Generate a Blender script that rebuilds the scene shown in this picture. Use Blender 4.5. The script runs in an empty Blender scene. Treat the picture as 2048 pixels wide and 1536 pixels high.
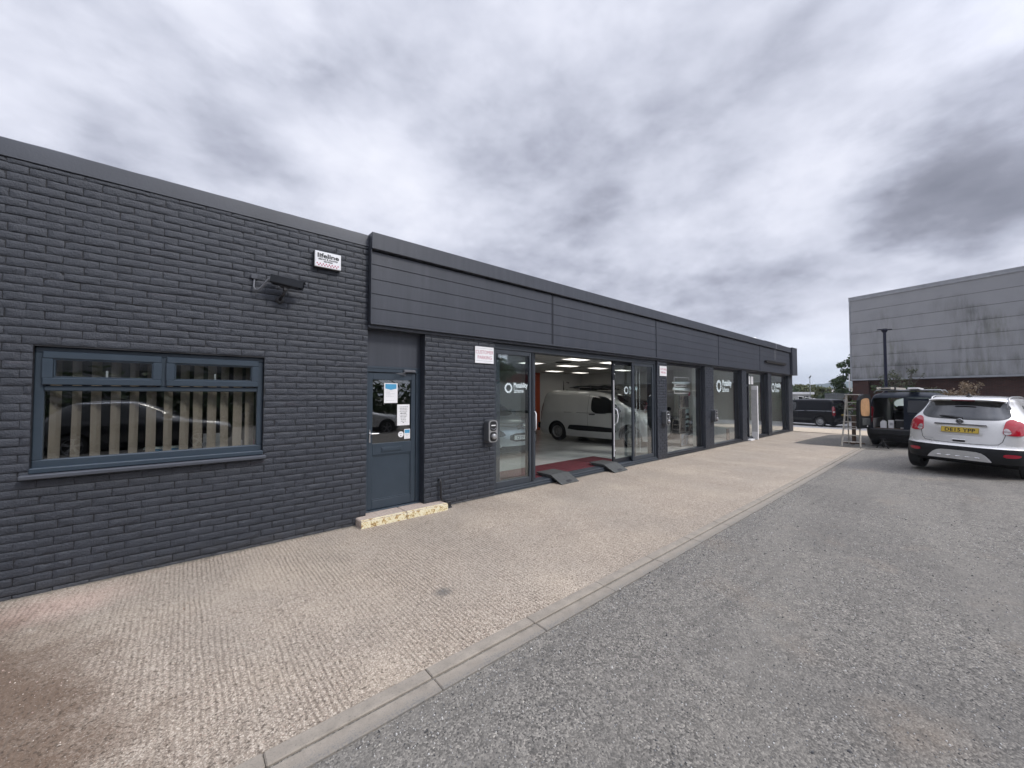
import bpy, bmesh, math, random
from mathutils import Vector, Matrix, noise, geometry
from mathutils.bvhtree import BVHTree

random.seed(7)
R = math.radians
sc = bpy.context.scene
COL = sc.collection

# ------------------------------------------------------------------ camera constants
CAM = Vector((0.0, -5.15, 1.70))
FPX, CX, CY = 765.0, 1024.0, 768.0
PITCH = math.atan(22.0 / FPX)
TH = math.atan(896.0 / FPX * math.cos(PITCH))
FW = Vector((math.cos(TH) * math.cos(PITCH), math.sin(TH) * math.cos(PITCH), math.sin(PITCH)))
RT = Vector((math.sin(TH), -math.cos(TH), 0))
UP = RT.cross(FW)


def ray(x, y):
    return FW * FPX + RT * (x - CX) + UP * (CY - y)


def at(x, y, depth):
    """world point seen in that direction at that depth: used to read positions off the photograph"""
    return CAM + ray(x, y) / FPX * depth


# ------------------------------------------------------------------ mesh builder
class MB:
    def __init__(s):
        s.v, s.f, s.m, s.s = [], [], [], []
        s.mi = 0
        s.smooth = False

    def add(s, vs, fs):
        b = len(s.v)
        s.v.extend(tuple(p) for p in vs)
        for f in fs:
            s.f.append([i + b for i in f])
            s.m.append(s.mi)
            s.s.append(s.smooth)
        return b

    def box(s, x0, x1, y0, y1, z0, z1, b=0.0):
        if x0 > x1: x0, x1 = x1, x0
        if y0 > y1: y0, y1 = y1, y0
        if z0 > z1: z0, z1 = z1, z0
        if b <= 0:
            vs = [(x, y, z) for x in (x0, x1) for y in (y0, y1) for z in (z0, z1)]
            s.add(vs, [(0, 1, 3, 2), (4, 6, 7, 5), (0, 4, 5, 1), (2, 3, 7, 6), (0, 2, 6, 4), (1, 5, 7, 3)])
            return
        b = min(b, (x1 - x0) * .45, (y1 - y0) * .45, (z1 - z0) * .45)
        idx, vs = {}, []
        for sx in (0, 1):
            for sy in (0, 1):
                for sz in (0, 1):
                    X, Y, Z = (x0, x1)[sx], (y0, y1)[sy], (z0, z1)[sz]
                    xi, yi, zi = (x0 + b, x1 - b)[sx], (y0 + b, y1 - b)[sy], (z0 + b, z1 - b)[sz]
                    for ax, p in enumerate(((X, yi, zi), (xi, Y, zi), (xi, yi, Z))):
                        idx[(sx, sy, sz, ax)] = len(vs)
                        vs.append(p)
        fs = []
        sq = ((0, 0), (1, 0), (1, 1), (0, 1))
        for ax in range(3):
            for sd in (0, 1):
                q = []
                for a, c in sq:
                    k = [a, c]
                    k.insert(ax, sd)
                    q.append(idx[(k[0], k[1], k[2], ax)])
                fs.append(q)
        for ax in range(3):
            o = [i for i in range(3) if i != ax]
            for a in (0, 1):
                for c in (0, 1):
                    k0, k1 = [0, 0, 0], [0, 0, 0]
                    k0[o[0]] = k1[o[0]] = a
                    k0[o[1]] = k1[o[1]] = c
                    k1[ax] = 1
                    fs.append([idx[(*k0, o[0])], idx[(*k1, o[0])], idx[(*k1, o[1])], idx[(*k0, o[1])]])
        for sx in (0, 1):
            for sy in (0, 1):
                for sz in (0, 1):
                    fs.append([idx[(sx, sy, sz, i)] for i in range(3)])
        s.add(vs, fs)

    def quad(s, a, b, c, d):
        s.add([a, b, c, d], [(0, 1, 2, 3)])

    def prism(s, pts, axis, a0, a1):
        """polygon pts (2D) extruded along axis 0/1/2 between a0 and a1"""
        def P(p, a):
            q = [p[0], p[1]]
            q.insert(axis, a)
            return tuple(q)
        n = len(pts)
        vs = [P(p, a0) for p in pts] + [P(p, a1) for p in pts]
        fs = [list(range(n)), list(range(2 * n - 1, n - 1, -1))]
        fs += [(i, (i + 1) % n, n + (i + 1) % n, n + i) for i in range(n)]
        s.add(vs, fs)

    def tube(s, pts, r, n=8, cap=True):
        pts = [Vector(p) for p in pts]
        rs = r if isinstance(r, (list, tuple)) else [r] * len(pts)
        vs, fs = [], []
        prev = None
        for i, p in enumerate(pts):
            d = (pts[min(i + 1, len(pts) - 1)] - pts[max(i - 1, 0)]).normalized()
            if prev is None:
                a = Vector((0, 0, 1)) if abs(d.z) < .9 else Vector((1, 0, 0))
                u = d.cross(a).normalized()
            else:
                u = (prev - d * prev.dot(d)).normalized()
            prev = u
            w = d.cross(u)
            for k in range(n):
                t = 2 * math.pi * k / n
                vs.append(p + (u * math.cos(t) + w * math.sin(t)) * rs[i])
        for i in range(len(pts) - 1):
            for k in range(n):
                fs.append((i * n + k, i * n + (k + 1) % n, (i + 1) * n + (k + 1) % n, (i + 1) * n + k))
        if cap:
            fs.append(tuple(range(n - 1, -1, -1)))
            fs.append(tuple((len(pts) - 1) * n + k for k in range(n)))
        s.add(vs, fs)

    def lathe(s, prof, c, axis='y', n=28, sx=1.0):
        """profile (r, a): revolved about axis through c"""
        vs, fs = [], []
        for r, a in prof:
            for k in range(n):
                t = 2 * math.pi * k / n
                if axis == 'y':
                    vs.append((c[0] + r * math.cos(t), c[1] + a, c[2] + r * math.sin(t)))
                elif axis == 'z':
                    vs.append((c[0] + r * math.cos(t), c[1] + r * math.sin(t), c[2] + a))
                else:
                    vs.append((c[0] + a, c[1] + r * math.cos(t), c[2] + r * math.sin(t)))
        m = len(prof)
        for i in range(m - 1):
            for k in range(n):
                fs.append((i * n + k, i * n + (k + 1) % n, (i + 1) * n + (k + 1) % n, (i + 1) * n + k))
        s.add(vs, fs)

    def build(s, name, mats, parent=None, recalc=True, sharp=None):
        me = bpy.data.meshes.new(name)
        me.from_pydata(s.v, [], s.f)
        if not isinstance(mats, (list, tuple)):
            mats = [mats]
        for m in mats:
            me.materials.append(m)
        me.polygons.foreach_set('material_index', s.m)
        me.polygons.foreach_set('use_smooth', s.s)
        if recalc:
            bm = bmesh.new()
            bm.from_mesh(me)
            bmesh.ops.recalc_face_normals(bm, faces=bm.faces)
            bm.to_mesh(me)
            bm.free()
        if sharp is not None:
            me.set_sharp_from_angle(angle=R(sharp))
        me.update()
        o = bpy.data.objects.new(name, me)
        COL.objects.link(o)
        if parent is not None:
            o.parent = parent
        return o


def tag(o, label=None, cat=None, group=None, kind=None):
    if label: o['label'] = label
    if cat: o['category'] = cat
    if group: o['group'] = group
    if kind: o['kind'] = kind
    return o


def thing(name, label, cat, loc=(0, 0, 0), rz=0.0, group=None):
    o = bpy.data.objects.new(name, None)
    o.empty_display_size = .2
    COL.objects.link(o)
    o.location = loc
    o.rotation_euler = (0, 0, rz)
    return tag(o, label, cat, group)


def kids(o):
    return [c for c in bpy.data.objects if c.parent == o]


def dup(o, label=None, loc=None, rz=None, parent=None):
    c = o.copy()
    COL.objects.link(c)
    if parent is not None: c.parent = parent
    if loc is not None: c.location = loc
    if rz is not None: c.rotation_euler = (0, 0, rz)
    if label: c['label'] = label
    for k in kids(o):
        dup(k, parent=c)
    return c


def box(name, m, parent, x0, x1, y0, y1, z0, z1, b=0.0):
    mb = MB()
    mb.box(x0, x1, y0, y1, z0, z1, b)
    return mb.build(name, m, parent)


def text_mesh(txt, size, bold=0.0, sx=1.0, align='LEFT', extrude=0.001, spacing=1.0):
    """outlines of a line of text as vertices and faces in the x-y plane"""
    cu = bpy.data.curves.new('txt', 'FONT')
    cu.body = txt
    cu.size = size
    cu.align_x = align
    cu.offset = bold
    cu.extrude = extrude
    cu.space_character = spacing
    cu.resolution_u = 3
    ob = bpy.data.objects.new('txt', cu)
    COL.objects.link(ob)
    bpy.context.view_layer.update()
    dg = bpy.context.evaluated_depsgraph_get()
    me = bpy.data.meshes.new_from_object(ob.evaluated_get(dg))
    vs = [(v.co.x * sx, v.co.y, v.co.z) for v in me.vertices]
    fs = [list(p.vertices) for p in me.polygons]
    bpy.data.objects.remove(ob)
    bpy.data.curves.remove(cu)
    bpy.data.meshes.remove(me)
    return vs, fs


def put_text(mb, txt, org, ux, uy, size, **kw):
    """text laid on the plane org + a*ux + b*uy"""
    vs, fs = text_mesh(txt, size, **kw)
    ux, uy = Vector(ux), Vector(uy)
    n = ux.cross(uy)
    org = Vector(org)
    mb.add([org + ux * v[0] + uy * v[1] + n * v[2] for v in vs], fs)


# ------------------------------------------------------------------ materials
class NT:
    def __init__(s, name):
        s.mat = bpy.data.materials.new(name)
        s.mat.use_nodes = True
        s.t = s.mat.node_tree
        s.t.nodes.clear()
        s.out = s.t.nodes.new('ShaderNodeOutputMaterial')

    def n(s, typ, **kw):
        nd = s.t.nodes.new(typ)
        for k, v in kw.items():
            if k.startswith('i_'):
                nd.inputs[k[2:].replace('_', ' ')].default_value = v
            else:
                setattr(nd, k, v)
        return nd

    def l(s, a, b):
        s.t.links.new(a, b)

    def noise(s, vec, scale, detail=4.0, rough=.55, dist=0.0):
        nd = s.n('ShaderNodeTexNoise')
        nd.inputs['Scale'].default_value = scale
        nd.inputs['Detail'].default_value = detail
        nd.inputs['Roughness'].default_value = rough
        nd.inputs['Distortion'].default_value = dist
        if vec is not None: s.l(vec, nd.inputs['Vector'])
        return nd

    def ramp(s, fac, stops, interp='LINEAR'):
        nd = s.n('ShaderNodeValToRGB')
        cr = nd.color_ramp
        cr.interpolation = interp
        while len(cr.elements) > 1: cr.elements.remove(cr.elements[-1])
        for i, (p, c) in enumerate(stops):
            e = cr.elements[0] if i == 0 else cr.elements.new(p)
            e.position = p
            e.color = (c, c, c, 1) if isinstance(c, (int, float)) else (*c, 1)
        s.l(fac, nd.inputs[0])
        return nd

    def mix(s, fac, a, b, blend='MIX'):
        nd = s.n('ShaderNodeMix', data_type='RGBA', blend_type=blend)
        for sock, v in ((nd.inputs[0], fac), (nd.inputs[6], a), (nd.inputs[7], b)):
            if isinstance(v, (int, float)): sock.default_value = v
            elif isinstance(v, (tuple, list)): sock.default_value = (*v, 1)
            else: s.l(v, sock)
        return nd.outputs[2]

    def math(s, op, a, b=None, c=None, clamp=False):
        nd = s.n('ShaderNodeMath', operation=op, use_clamp=clamp)
        for i, v in enumerate((a, b, c)):
            if v is None: continue
            if isinstance(v, (int, float)): nd.inputs[i].default_value = v
            else: s.l(v, nd.inputs[i])
        return nd.outputs[0]

    def pos(s):
        return s.n('ShaderNodeNewGeometry').outputs['Position']

    def obj(s):
        return s.n('ShaderNodeTexCoord').outputs['Object']

    def mapping(s, vec, scale=(1, 1, 1), rot=(0, 0, 0), loc=(0, 0, 0)):
        nd = s.n('ShaderNodeMapping')
        nd.inputs['Scale'].default_value = scale
        nd.inputs['Rotation'].default_value = rot
        nd.inputs['Location'].default_value = loc
        s.l(vec, nd.inputs['Vector'])
        return nd.outputs[0]

    def bump(s, h, strength=.5, dist=.01, normal=None):
        nd = s.n('ShaderNodeBump')
        nd.inputs['Strength'].default_value = strength
        nd.inputs['Distance'].default_value = dist
        s.l(h, nd.inputs['Height'])
        if normal is not None: s.l(normal, nd.inputs['Normal'])
        return nd.outputs[0]

    def bsdf(s, col, rough=.5, metal=0.0, spec=.5, normal=None, coat=0.0, emit=None, estr=0.0):
        nd = s.n('ShaderNodeBsdfPrincipled')
        for key, v in (('Base Color', col), ('Roughness', rough), ('Metallic', metal), ('Specular IOR Level', spec), ('Coat Weight', coat)):
            sock = nd.inputs[key]
            if isinstance(v, (int, float)): sock.default_value = v
            elif isinstance(v, (tuple, list)): sock.default_value = (*v, 1)
            else: s.l(v, sock)
        nd.inputs['Coat Roughness'].default_value = .05
        if normal is not None: s.l(normal, nd.inputs['Normal'])
        if emit is not None:
            nd.inputs['Emission Color'].default_value = (*emit, 1)
            nd.inputs['Emission Strength'].default_value = estr
        s.l(nd.outputs[0], s.out.inputs[0])
        return nd


def simple(name, col, rough=.5, metal=0.0, spec=.5, var=.12, vscale=6.0, bscale=0.0, bstr=.2, coat=0.0, emit=None, estr=0.0):
    t = NT(name)
    p = t.obj()
    c = col
    if var:
        nz = t.noise(p, vscale, 5.0)
        lo = tuple(x * (1 - var) for x in col)
        hi = tuple(min(1, x * (1 + var)) for x in col)
        c = t.ramp(nz.outputs[0], [(.3, lo), (.7, hi)]).outputs[0]
    nrm = None
    if bscale:
        nrm = t.bump(t.noise(p, bscale, 3.0).outputs[0], bstr, .004)
    t.bsdf(c, rough, metal, spec, nrm, coat, emit, estr)
    return t.mat


def mat_glass(name, tint=(.86, .9, .88), boost=1.6):
    t = NT(name)
    lw = t.n('ShaderNodeLayerWeight')
    lw.inputs['Blend'].default_value = .5
    f = t.math('POWER', lw.outputs['Facing'], 5.0)
    f = t.math('MULTIPLY_ADD', f, .95, .045)
    f = t.math('MULTIPLY', f, boost, clamp=True)
    tr = t.n('ShaderNodeBsdfTransparent')
    tr.inputs[0].default_value = (*tint, 1)
    gl = t.n('ShaderNodeBsdfGlossy')
    gl.inputs['Roughness'].default_value = .0
    gl.inputs[0].default_value = (1, 1, 1, 1)
    wob = t.noise(t.pos(), 1.3, 2.0)
    t.l(t.bump(wob.outputs[0], .05, .02), gl.inputs['Normal'])
    mx = t.n('ShaderNodeMixShader')
    t.l(f, mx.inputs[0])
    t.l(tr.outputs[0], mx.inputs[1])
    t.l(gl.outputs[0], mx.inputs[2])
    t.l(mx.outputs[0], t.out.inputs[0])
    return t.mat


def mat_brick_paint():
    t = NT('dark_painted_brick')
    p = t.pos()
    big = t.noise(p, 1.1, 4.0)
    mid = t.noise(p, 9.0, 5.0)
    c = t.ramp(mid.outputs[0], [(.25, (.019, .0235, .033)), (.75, (.034, .040, .053))]).outputs[0]
    # scuffed patches where old red brick shows faintly through the paint
    band = t.mapping(p, (1.6, 1, 9.0))
    red = t.noise(band, 1.5, 3.0)
    rm = t.ramp(red.outputs[0], [(.66, 0.0), (.78, .22)]).outputs[0]
    c = t.mix(rm, c, (.10, .06, .07))
    c = t.mix(t.ramp(big.outputs[0], [(.35, 0.0), (.7, .25)]).outputs[0], c, (.040, .046, .059))
    # splash dirt near the ground has its own ragged edge
    sep = t.n('ShaderNodeSeparateXYZ')
    t.l(p, sep.inputs[0])
    hz = t.math('ADD', sep.outputs[2], t.math('MULTIPLY', mid.outputs[0], .25))
    dm = t.ramp(hz, [(.10, .35), (.28, 0.0)]).outputs[0]
    c = t.mix(dm, c, (.075, .07, .065))
    gr = t.noise(p, 160.0, 4.0, .7)
    c = t.mix(t.ramp(gr.outputs[0], [(.35, .55), (.52, 0.0)]).outputs[0], c, (.020, .023, .031))
    c = t.mix(t.ramp(gr.outputs[0], [(.58, 0.0), (.72, .5)]).outputs[0], c, (.056, .063, .078))
    h1 = t.noise(p, 70.0, 6.0, .65)
    h2 = t.noise(p, 320.0, 3.0)
    n1 = t.bump(h1.outputs[0], .9, .009)
    n2 = t.bump(h2.outputs[0], .35, .002, n1)
    t.bsdf(c, .46, 0, .5, n2)
    return t.mat


def mat_fascia():
    t = NT('dark_grey_cladding')
    p = t.pos()
    st = t.noise(t.mapping(p, (4.0, 4.0, .35)), 2.6, 6.0, .65)
    c = t.ramp(st.outputs[0], [(.3, (.036, .041, .053)), (.55, (.044, .049, .062)), (.72, (.055, .060, .074))]).outputs[0]
    n = t.bump(t.noise(p, 3.0, 2.0).outputs[0], .06, .01)
    t.bsdf(c, .42, 0, .45, n)
    return t.mat


def mat_upvc():
    t = NT('blue_grey_plastic_frame')
    p = t.pos()
    nz = t.noise(p, 5.0, 4.0)
    c = t.ramp(nz.outputs[0], [(.3, (.027, .041, .057)), (.7, (.034, .049, .067))]).outputs[0]
    n = t.bump(t.noise(p, 400.0, 2.0).outputs[0], .05, .001)
    t.bsdf(c, .36, 0, .5, n)
    return t.mat


def mat_forecourt():
    t = NT('brushed_exposed_concrete')
    p = t.pos()
    sep = t.n('ShaderNodeSeparateXYZ')
    t.l(p, sep.inputs[0])
    big = t.noise(p, .55, 5.0, .6)
    mid = t.noise(p, 3.2, 5.0, .6)
    fine = t.noise(p, 95.0, 3.0, .7)
    wp = t.n('ShaderNodeVectorMath', operation='SCALE')
    wn_ = t.noise(p, 40.0, 2.0)
    t.l(wn_.outputs['Color'], wp.inputs[0])
    wp.inputs['Scale'].default_value = .010
    pw = t.n('ShaderNodeVectorMath', operation='ADD')
    t.l(p, pw.inputs[0])
    t.l(wp.outputs[0], pw.inputs[1])
    vor = t.n('ShaderNodeTexVoronoi')
    vor.inputs['Scale'].default_value = 125.0
    t.l(pw.outputs[0], vor.inputs['Vector'])
    stone = t.ramp(vor.outputs['Color'], [(.10, (.14, .109, .084)), (.35, (.35, .289, .226)), (.55, (.525, .447, .358)), (.8, (.74, .652, .545)), (.93, (.49, .365, .285))]).outputs[0]
    paste = t.ramp(mid.outputs[0], [(.3, (.35, .295, .235)), (.7, (.515, .443, .362))]).outputs[0]
    edge = t.ramp(vor.outputs['Distance'], [(.30, 0.0), (.65, 1.0)]).outputs[0]
    c = t.mix(t.math('MULTIPLY', edge, .5), stone, (.20, .16, .125))
    c = t.mix(.22, c, paste)
    c = t.mix(t.ramp(big.outputs[0], [(.42, 0.0), (.62, .42)]).outputs[0], c, (.33, .295, .25))
    pk = t.noise(t.mapping(p, (1, 1, 1), loc=(31, 7, 0)), .8, 4.0)
    c = t.mix(t.ramp(pk.outputs[0], [(.5, 0.0), (.7, .35)]).outputs[0], c, (.53, .445, .345))
    px_ = t.math('ADD', sep.outputs[0], .85)
    py_ = t.math('ADD', sep.outputs[1], .42)
    pd = t.math('SQRT', t.math('ADD', t.math('POWER', t.math('MULTIPLY', px_, 1.2), 2.0), t.math('POWER', t.math('MULTIPLY', py_, 2.2), 2.0)))
    pd = t.math('ADD', pd, t.math('MULTIPLY', t.math('SUBTRACT', mid.outputs[0], .5), .8))
    c = t.mix(t.ramp(pd, [(.2, .55), (.8, 0.0)]).outputs[0], c, (.60, .43, .36))
    # brown stain near the left end of the wall
    dx = t.math('SUBTRACT', sep.outputs[0], -.92)
    dy = t.math('SUBTRACT', sep.outputs[1], -1.55)
    dx = t.math('ADD', dx, t.math('MULTIPLY', dy, .36))
    d = t.math('SQRT', t.math('ADD', t.math('POWER', t.math('MULTIPLY', dx, 1.45), 2.0), t.math('POWER', t.math('MULTIPLY', dy, .50), 2.0)))
    d = t.math('ADD', d, t.math('MULTIPLY', t.math('SUBTRACT', mid.outputs[0], .5), 1.1))
    d = t.math('ADD', d, t.math('MULTIPLY', t.math('SUBTRACT', t.noise(p, 38.0, 5.0, .75).outputs[0], .5), .9))
    c = t.mix(t.ramp(d, [(.35, .86), (1.0, 0.0)]).outputs[0], c, (.14, .092, .062))
    ox = t.math('SUBTRACT', sep.outputs[0], 1.72)
    oy = t.math('SUBTRACT', sep.outputs[1], -2.22)
    od = t.math('SQRT', t.math('ADD', t.math('POWER', ox, 2.0), t.math('POWER', oy, 2.0)))
    od = t.math('ADD', od, t.math('MULTIPLY', t.math('SUBTRACT', fine.outputs[0], .5), .12))
    c = t.mix(t.ramp(od, [(.03, .75), (.10, 0.0)]).outputs[0], c, (.12, .12, .115))
    # brushed grooves run square to the wall, worn away in places
    wob = t.noise(t.mapping(p, (1, .5, 1)), 2.2, 3.0)
    gx = t.math('ADD', t.math('MULTIPLY', sep.outputs[0], 2 * math.pi / .033), t.math('MULTIPLY_ADD', wob.outputs[0], 8.0, t.math('MULTIPLY', t.noise(t.mapping(p, (1, .25, 1)), 24.0, 3.0).outputs[0], 5.0)))
    wave = t.math('MULTIPLY_ADD', t.math('SINE', gx), .5, .5)
    keep = t.ramp(t.noise(t.mapping(p, (1.3, .55, 1), loc=(3, 3, 0)), 1.1, 4.0).outputs[0], [(.36, .16), (.60, .95)]).outputs[0]
    brk = t.ramp(t.noise(t.mapping(p, (1, .5, 1)), 26.0, 3.0).outputs[0], [(.36, .3), (.56, 1.0)]).outputs[0]
    keep = t.math('MULTIPLY', keep, brk)
    groove = t.math('MULTIPLY', t.math('POWER', wave, .6), keep)
    dirt = t.math('MULTIPLY', t.math('MULTIPLY', t.math('POWER', t.math('SUBTRACT', 1.0, wave), 2.2), keep), .78)
    c = t.mix(dirt, c, (.17, .135, .105))
    pitn = t.noise(p, 58.0, 4.0, .7)
    pit = t.ramp(pitn.outputs[0], [(.33, .85), (.44, 0.0)]).outputs[0]
    c = t.mix(pit, c, (.10, .078, .058))
    # dirt and moss gathered along the foot of the wall
    ft = t.math('ADD', sep.outputs[1], t.math('MULTIPLY', t.math('SUBTRACT', t.noise(p, 7.0, 6.0, .7).outputs[0], .5), .22))
    c = t.mix(t.ramp(t.math('ADD', ft, .5), [(.425, 0.0), (.51, .75)]).outputs[0], c, (.10, .095, .075))
    spark = t.ramp(t.noise(t.mapping(p, (1, 1, 1), loc=(7, 2, 1)), 110.0, 2.0).outputs[0], [(.68, 0.0), (.74, .7)]).outputs[0]
    c = t.mix(spark, c, (.74, .67, .58))
    h = t.math('ADD', t.math('MULTIPLY', groove, .8), t.math('MULTIPLY', fine.outputs[0], 1.2))
    h = t.math('SUBTRACT', h, t.math('MULTIPLY', pit, 1.0))
    h = t.math('SUBTRACT', h, t.math('MULTIPLY', edge, .25))
    n = t.bump(h, .8, .007)
    t.bsdf(c, .82, 0, .3, n)
    return t.mat


def mat_tarmac(name='grey_tarmac', k=1.0, warm=1.0):
    t = NT(name)
    p = t.pos()
    vor = t.n('ShaderNodeTexVoronoi')
    vor.inputs['Scale'].default_value = 105.0
    t.l(p, vor.inputs['Vector'])
    K = lambda a: tuple(min(1, x * k * 1.16 * g) for x, g in zip(a, (1.06, 1.0, .90)))
    chip = t.ramp(vor.outputs['Color'], [(.1, K((.050, .050, .052))), (.45, K((.135, .134, .133))), (.75, K((.225, .223, .22))), (.94, K((.32, .315, .305))), (.985, K((.56, .55, .52)))]).outputs[0]
    mid = t.noise(p, 2.4, 5.0, .6)
    big = t.noise(p, .45, 4.0, .55)
    c = t.mix(t.ramp(mid.outputs[0], [(.35, .42), (.6, .04)]).outputs[0], chip, K((.165, .164, .162)))
    c = t.mix(t.ramp(big.outputs[0], [(.48, 0.0), (.62, .42)]).outputs[0], c, K((.105, .105, .108)))
    br = t.noise(t.mapping(p, (1, 1, 1), loc=(9, 4, 0)), .9, 4.0, .6)
    c = t.mix(t.ramp(br.outputs[0], [(.56, 0.0), (.72, .42 * warm)]).outputs[0], c, K((.215, .18, .15)))
    dust = t.noise(t.mapping(p, (1, 1, 1), loc=(2, 17, 0)), 6.5, 5.0, .7)
    c = t.mix(t.ramp(dust.outputs[0], [(.52, 0.0), (.75, .4)]).outputs[0], c, K((.25, .245, .235)))
    # faint scuffs swept by tyres
    sw = t.noise(t.mapping(p, (.25, 2.2, 1), rot=(0, 0, .35)), 1.6, 4.0, .6, .8)
    c = t.mix(t.ramp(sw.outputs[0], [(.54, 0.0), (.68, .32)]).outputs[0], c, K((.085, .085, .087)))
    mot = t.noise(t.mapping(p, (1, 1, 1), loc=(5, 5, 0)), 14.0, 5.0, .7)
    c = t.mix(t.ramp(mot.outputs[0], [(.36, .55), (.5, 0.0)]).outputs[0], c, K((.085, .085, .086)))
    # tyre tracks worn along the yard and a few hairline cracks
    sx = t.n('ShaderNodeSeparateXYZ')
    t.l(t.mapping(p, (1, 1, 1), rot=(0, 0, R(-14))), sx.inputs[0])
    tw = t.math('ADD', sx.outputs[1], t.math('MULTIPLY', t.noise(p, .35, 2.0).outputs[0], 1.6))
    trk = t.math('POWER', t.math('MULTIPLY_ADD', t.math('SINE', t.math('MULTIPLY', tw, 4.2)), .5, .5), 3.0)
    c = t.mix(t.math('MULTIPLY', trk, t.math('MULTIPLY', big.outputs[0], .42)), c, K((.215, .212, .205)))
    cv = t.n('ShaderNodeTexVoronoi', feature='DISTANCE_TO_EDGE')
    cv.inputs['Scale'].default_value = .32
    wpc = t.n('ShaderNodeVectorMath', operation='SCALE')
    t.l(t.noise(p, 2.0, 4.0).outputs['Color'], wpc.inputs[0])
    wpc.inputs['Scale'].default_value = .55
    wad = t.n('ShaderNodeVectorMath', operation='ADD')
    t.l(p, wad.inputs[0])
    t.l(wpc.outputs[0], wad.inputs[1])
    t.l(wad.outputs[0], cv.inputs['Vector'])
    crk = t.ramp(cv.outputs['Distance'], [(.0, .3), (.004, 0.0)]).outputs[0]
    crk = t.math('MULTIPLY', crk, t.ramp(t.noise(p, .7, 2.0).outputs[0], [(.5, 0.0), (.6, 1.0)]).outputs[0])
    c = t.mix(crk, c, K((.05, .05, .05)))
    fine = t.noise(p, 85.0, 5.0, .75)
    h = t.math('ADD', fine.outputs[0], t.math('MULTIPLY', vor.outputs['Distance'], -.6))
    n = t.bump(h, .9, .008)
    t.bsdf(c, .85, 0, .28, n)
    return t.mat


def mat_kerb():
    t = NT('concrete_kerb')
    p = t.pos()
    sep = t.n('ShaderNodeSeparateXYZ')
    t.l(p, sep.inputs[0])
    nz = t.noise(p, 9.0, 6.0, .65)
    fn = t.noise(p, 85.0, 4.0, .7)
    c = t.ramp(nz.outputs[0], [(.3, (.225, .20, .168)), (.7, (.325, .288, .24))]).outputs[0]
    c = t.mix(t.ramp(fn.outputs[0], [(.32, .6), (.46, 0.0)]).outputs[0], c, (.14, .13, .115))
    # tarmac crumbs and dirt trodden over the outer row
    e = t.math('ADD', t.math('MULTIPLY', t.math('ADD', sep.outputs[1], 3.13), -9.0), t.math('MULTIPLY', t.math('SUBTRACT', nz.outputs[0], .5), 1.6))
    e = t.math('ADD', e, t.math('MULTIPLY', t.math('SUBTRACT', fn.outputs[0], .5), 2.6))
    c = t.mix(t.ramp(e, [(-.5, 0.0), (.7, .85)]).outputs[0], c, (.15, .147, .14))
    t.bsdf(c, .85, 0, .25, t.bump(fn.outputs[0], .5, .004))
    return t.mat


def mat_paint(name, col, film=.28, rough=.28, coat=1.0, metal=0.0, spec=.5):
    t = NT(name)
    p = t.obj()
    nz = t.noise(p, 2.2, 4.0)
    c = t.ramp(nz.outputs[0], [(.3, tuple(x * .93 for x in col)), (.7, col)]).outputs[0]
    # road film low on the body
    sep = t.n('ShaderNodeSeparateXYZ')
    t.l(p, sep.inputs[0])
    hz = t.math('ADD', sep.outputs[2], t.math('MULTIPLY', t.noise(p, 6.0, 4.0).outputs[0], .3))
    dm = t.ramp(hz, [(.45, film), (.95, 0.0)]).outputs[0]
    c = t.mix(dm, c, (.2, .185, .165))
    rn = t.math('ADD', t.math('MULTIPLY', dm, .5), rough)
    t.bsdf(c, rn, metal, spec, None, coat)
    return t.mat


def mat_leaf(name, a, b, c3):
    t = NT(name)
    oi = t.n('ShaderNodeNewGeometry')
    nz = t.noise(oi.outputs['Position'], 1.1, 3.0)
    rnd = t.math('ADD', t.math('MULTIPLY', oi.outputs['Random Per Island'], .6), t.math('MULTIPLY', nz.outputs[0], .4))
    c = t.ramp(rnd, [(.2, a), (.5, b), (.8, c3)]).outputs[0]
    bs = t.bsdf(c, .55, 0, .3)
    tl = t.n('ShaderNodeBsdfTranslucent')
    t.l(c, tl.inputs[0])
    mx = t.n('ShaderNodeMixShader')
    mx.inputs[0].default_value = .25
    t.l(bs.outputs[0], mx.inputs[1])
    t.l(tl.outputs[0], mx.inputs[2])
    t.l(mx.outputs[0], t.out.inputs[0])
    return t.mat


M = {}
M['brick'] = mat_brick_paint()
M['mortar'] = simple('painted_mortar', (.013, .014, .018), .7, var=.2, vscale=20, bscale=80, bstr=.5)
M['parapet'] = simple('painted_render', (.052, .058, .072), .5, var=.12, vscale=2.5, bscale=45, bstr=.35)
M['fascia'] = mat_fascia()
M['upvc'] = mat_upvc()
M['darkgap'] = simple('dark_joint', (.012, .013, .016), .6, var=0)
M['alu'] = simple('grey_door_frame', (.034, .042, .053), .45, var=.08)
M['aludark'] = simple('black_grey_frame', (.013, .016, .022), .35, var=.08)
M['glass'] = mat_glass('window_glass', (.985, .995, .99), 1.6)
M['glassdoor'] = mat_glass('door_glass', (.93, .97, .97), 2.0)
M['glassoffice'] = mat_glass('office_glass', (.80, .82, .82), 2.3)
M['forecourt'] = mat_forecourt()
M['tarmac'] = mat_tarmac()
M['patch'] = mat_tarmac('dark_tarmac', .62, .2)
M['gravel'] = simple('pale_gravel', (.46, .385, .29), .9, var=.5, vscale=22, bscale=30, bstr=.8)
M['road'] = simple('pale_road', (.34, .33, .32), .85, var=.1, vscale=3)
M['kerb'] = mat_kerb()
M['stepc'] = simple('worn_concrete', (.40, .33, .28), .85, var=.25, vscale=30, bscale=90, bstr=.5)
M['white'] = simple('white_sign', (.78, .78, .79), .4, var=.04)
M['whiteplastic'] = simple('white_plastic', (.74, .75, .77), .35, var=.05)
M['sticker'] = simple('white_vinyl', (.72, .82, .84), .5, var=0)
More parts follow.
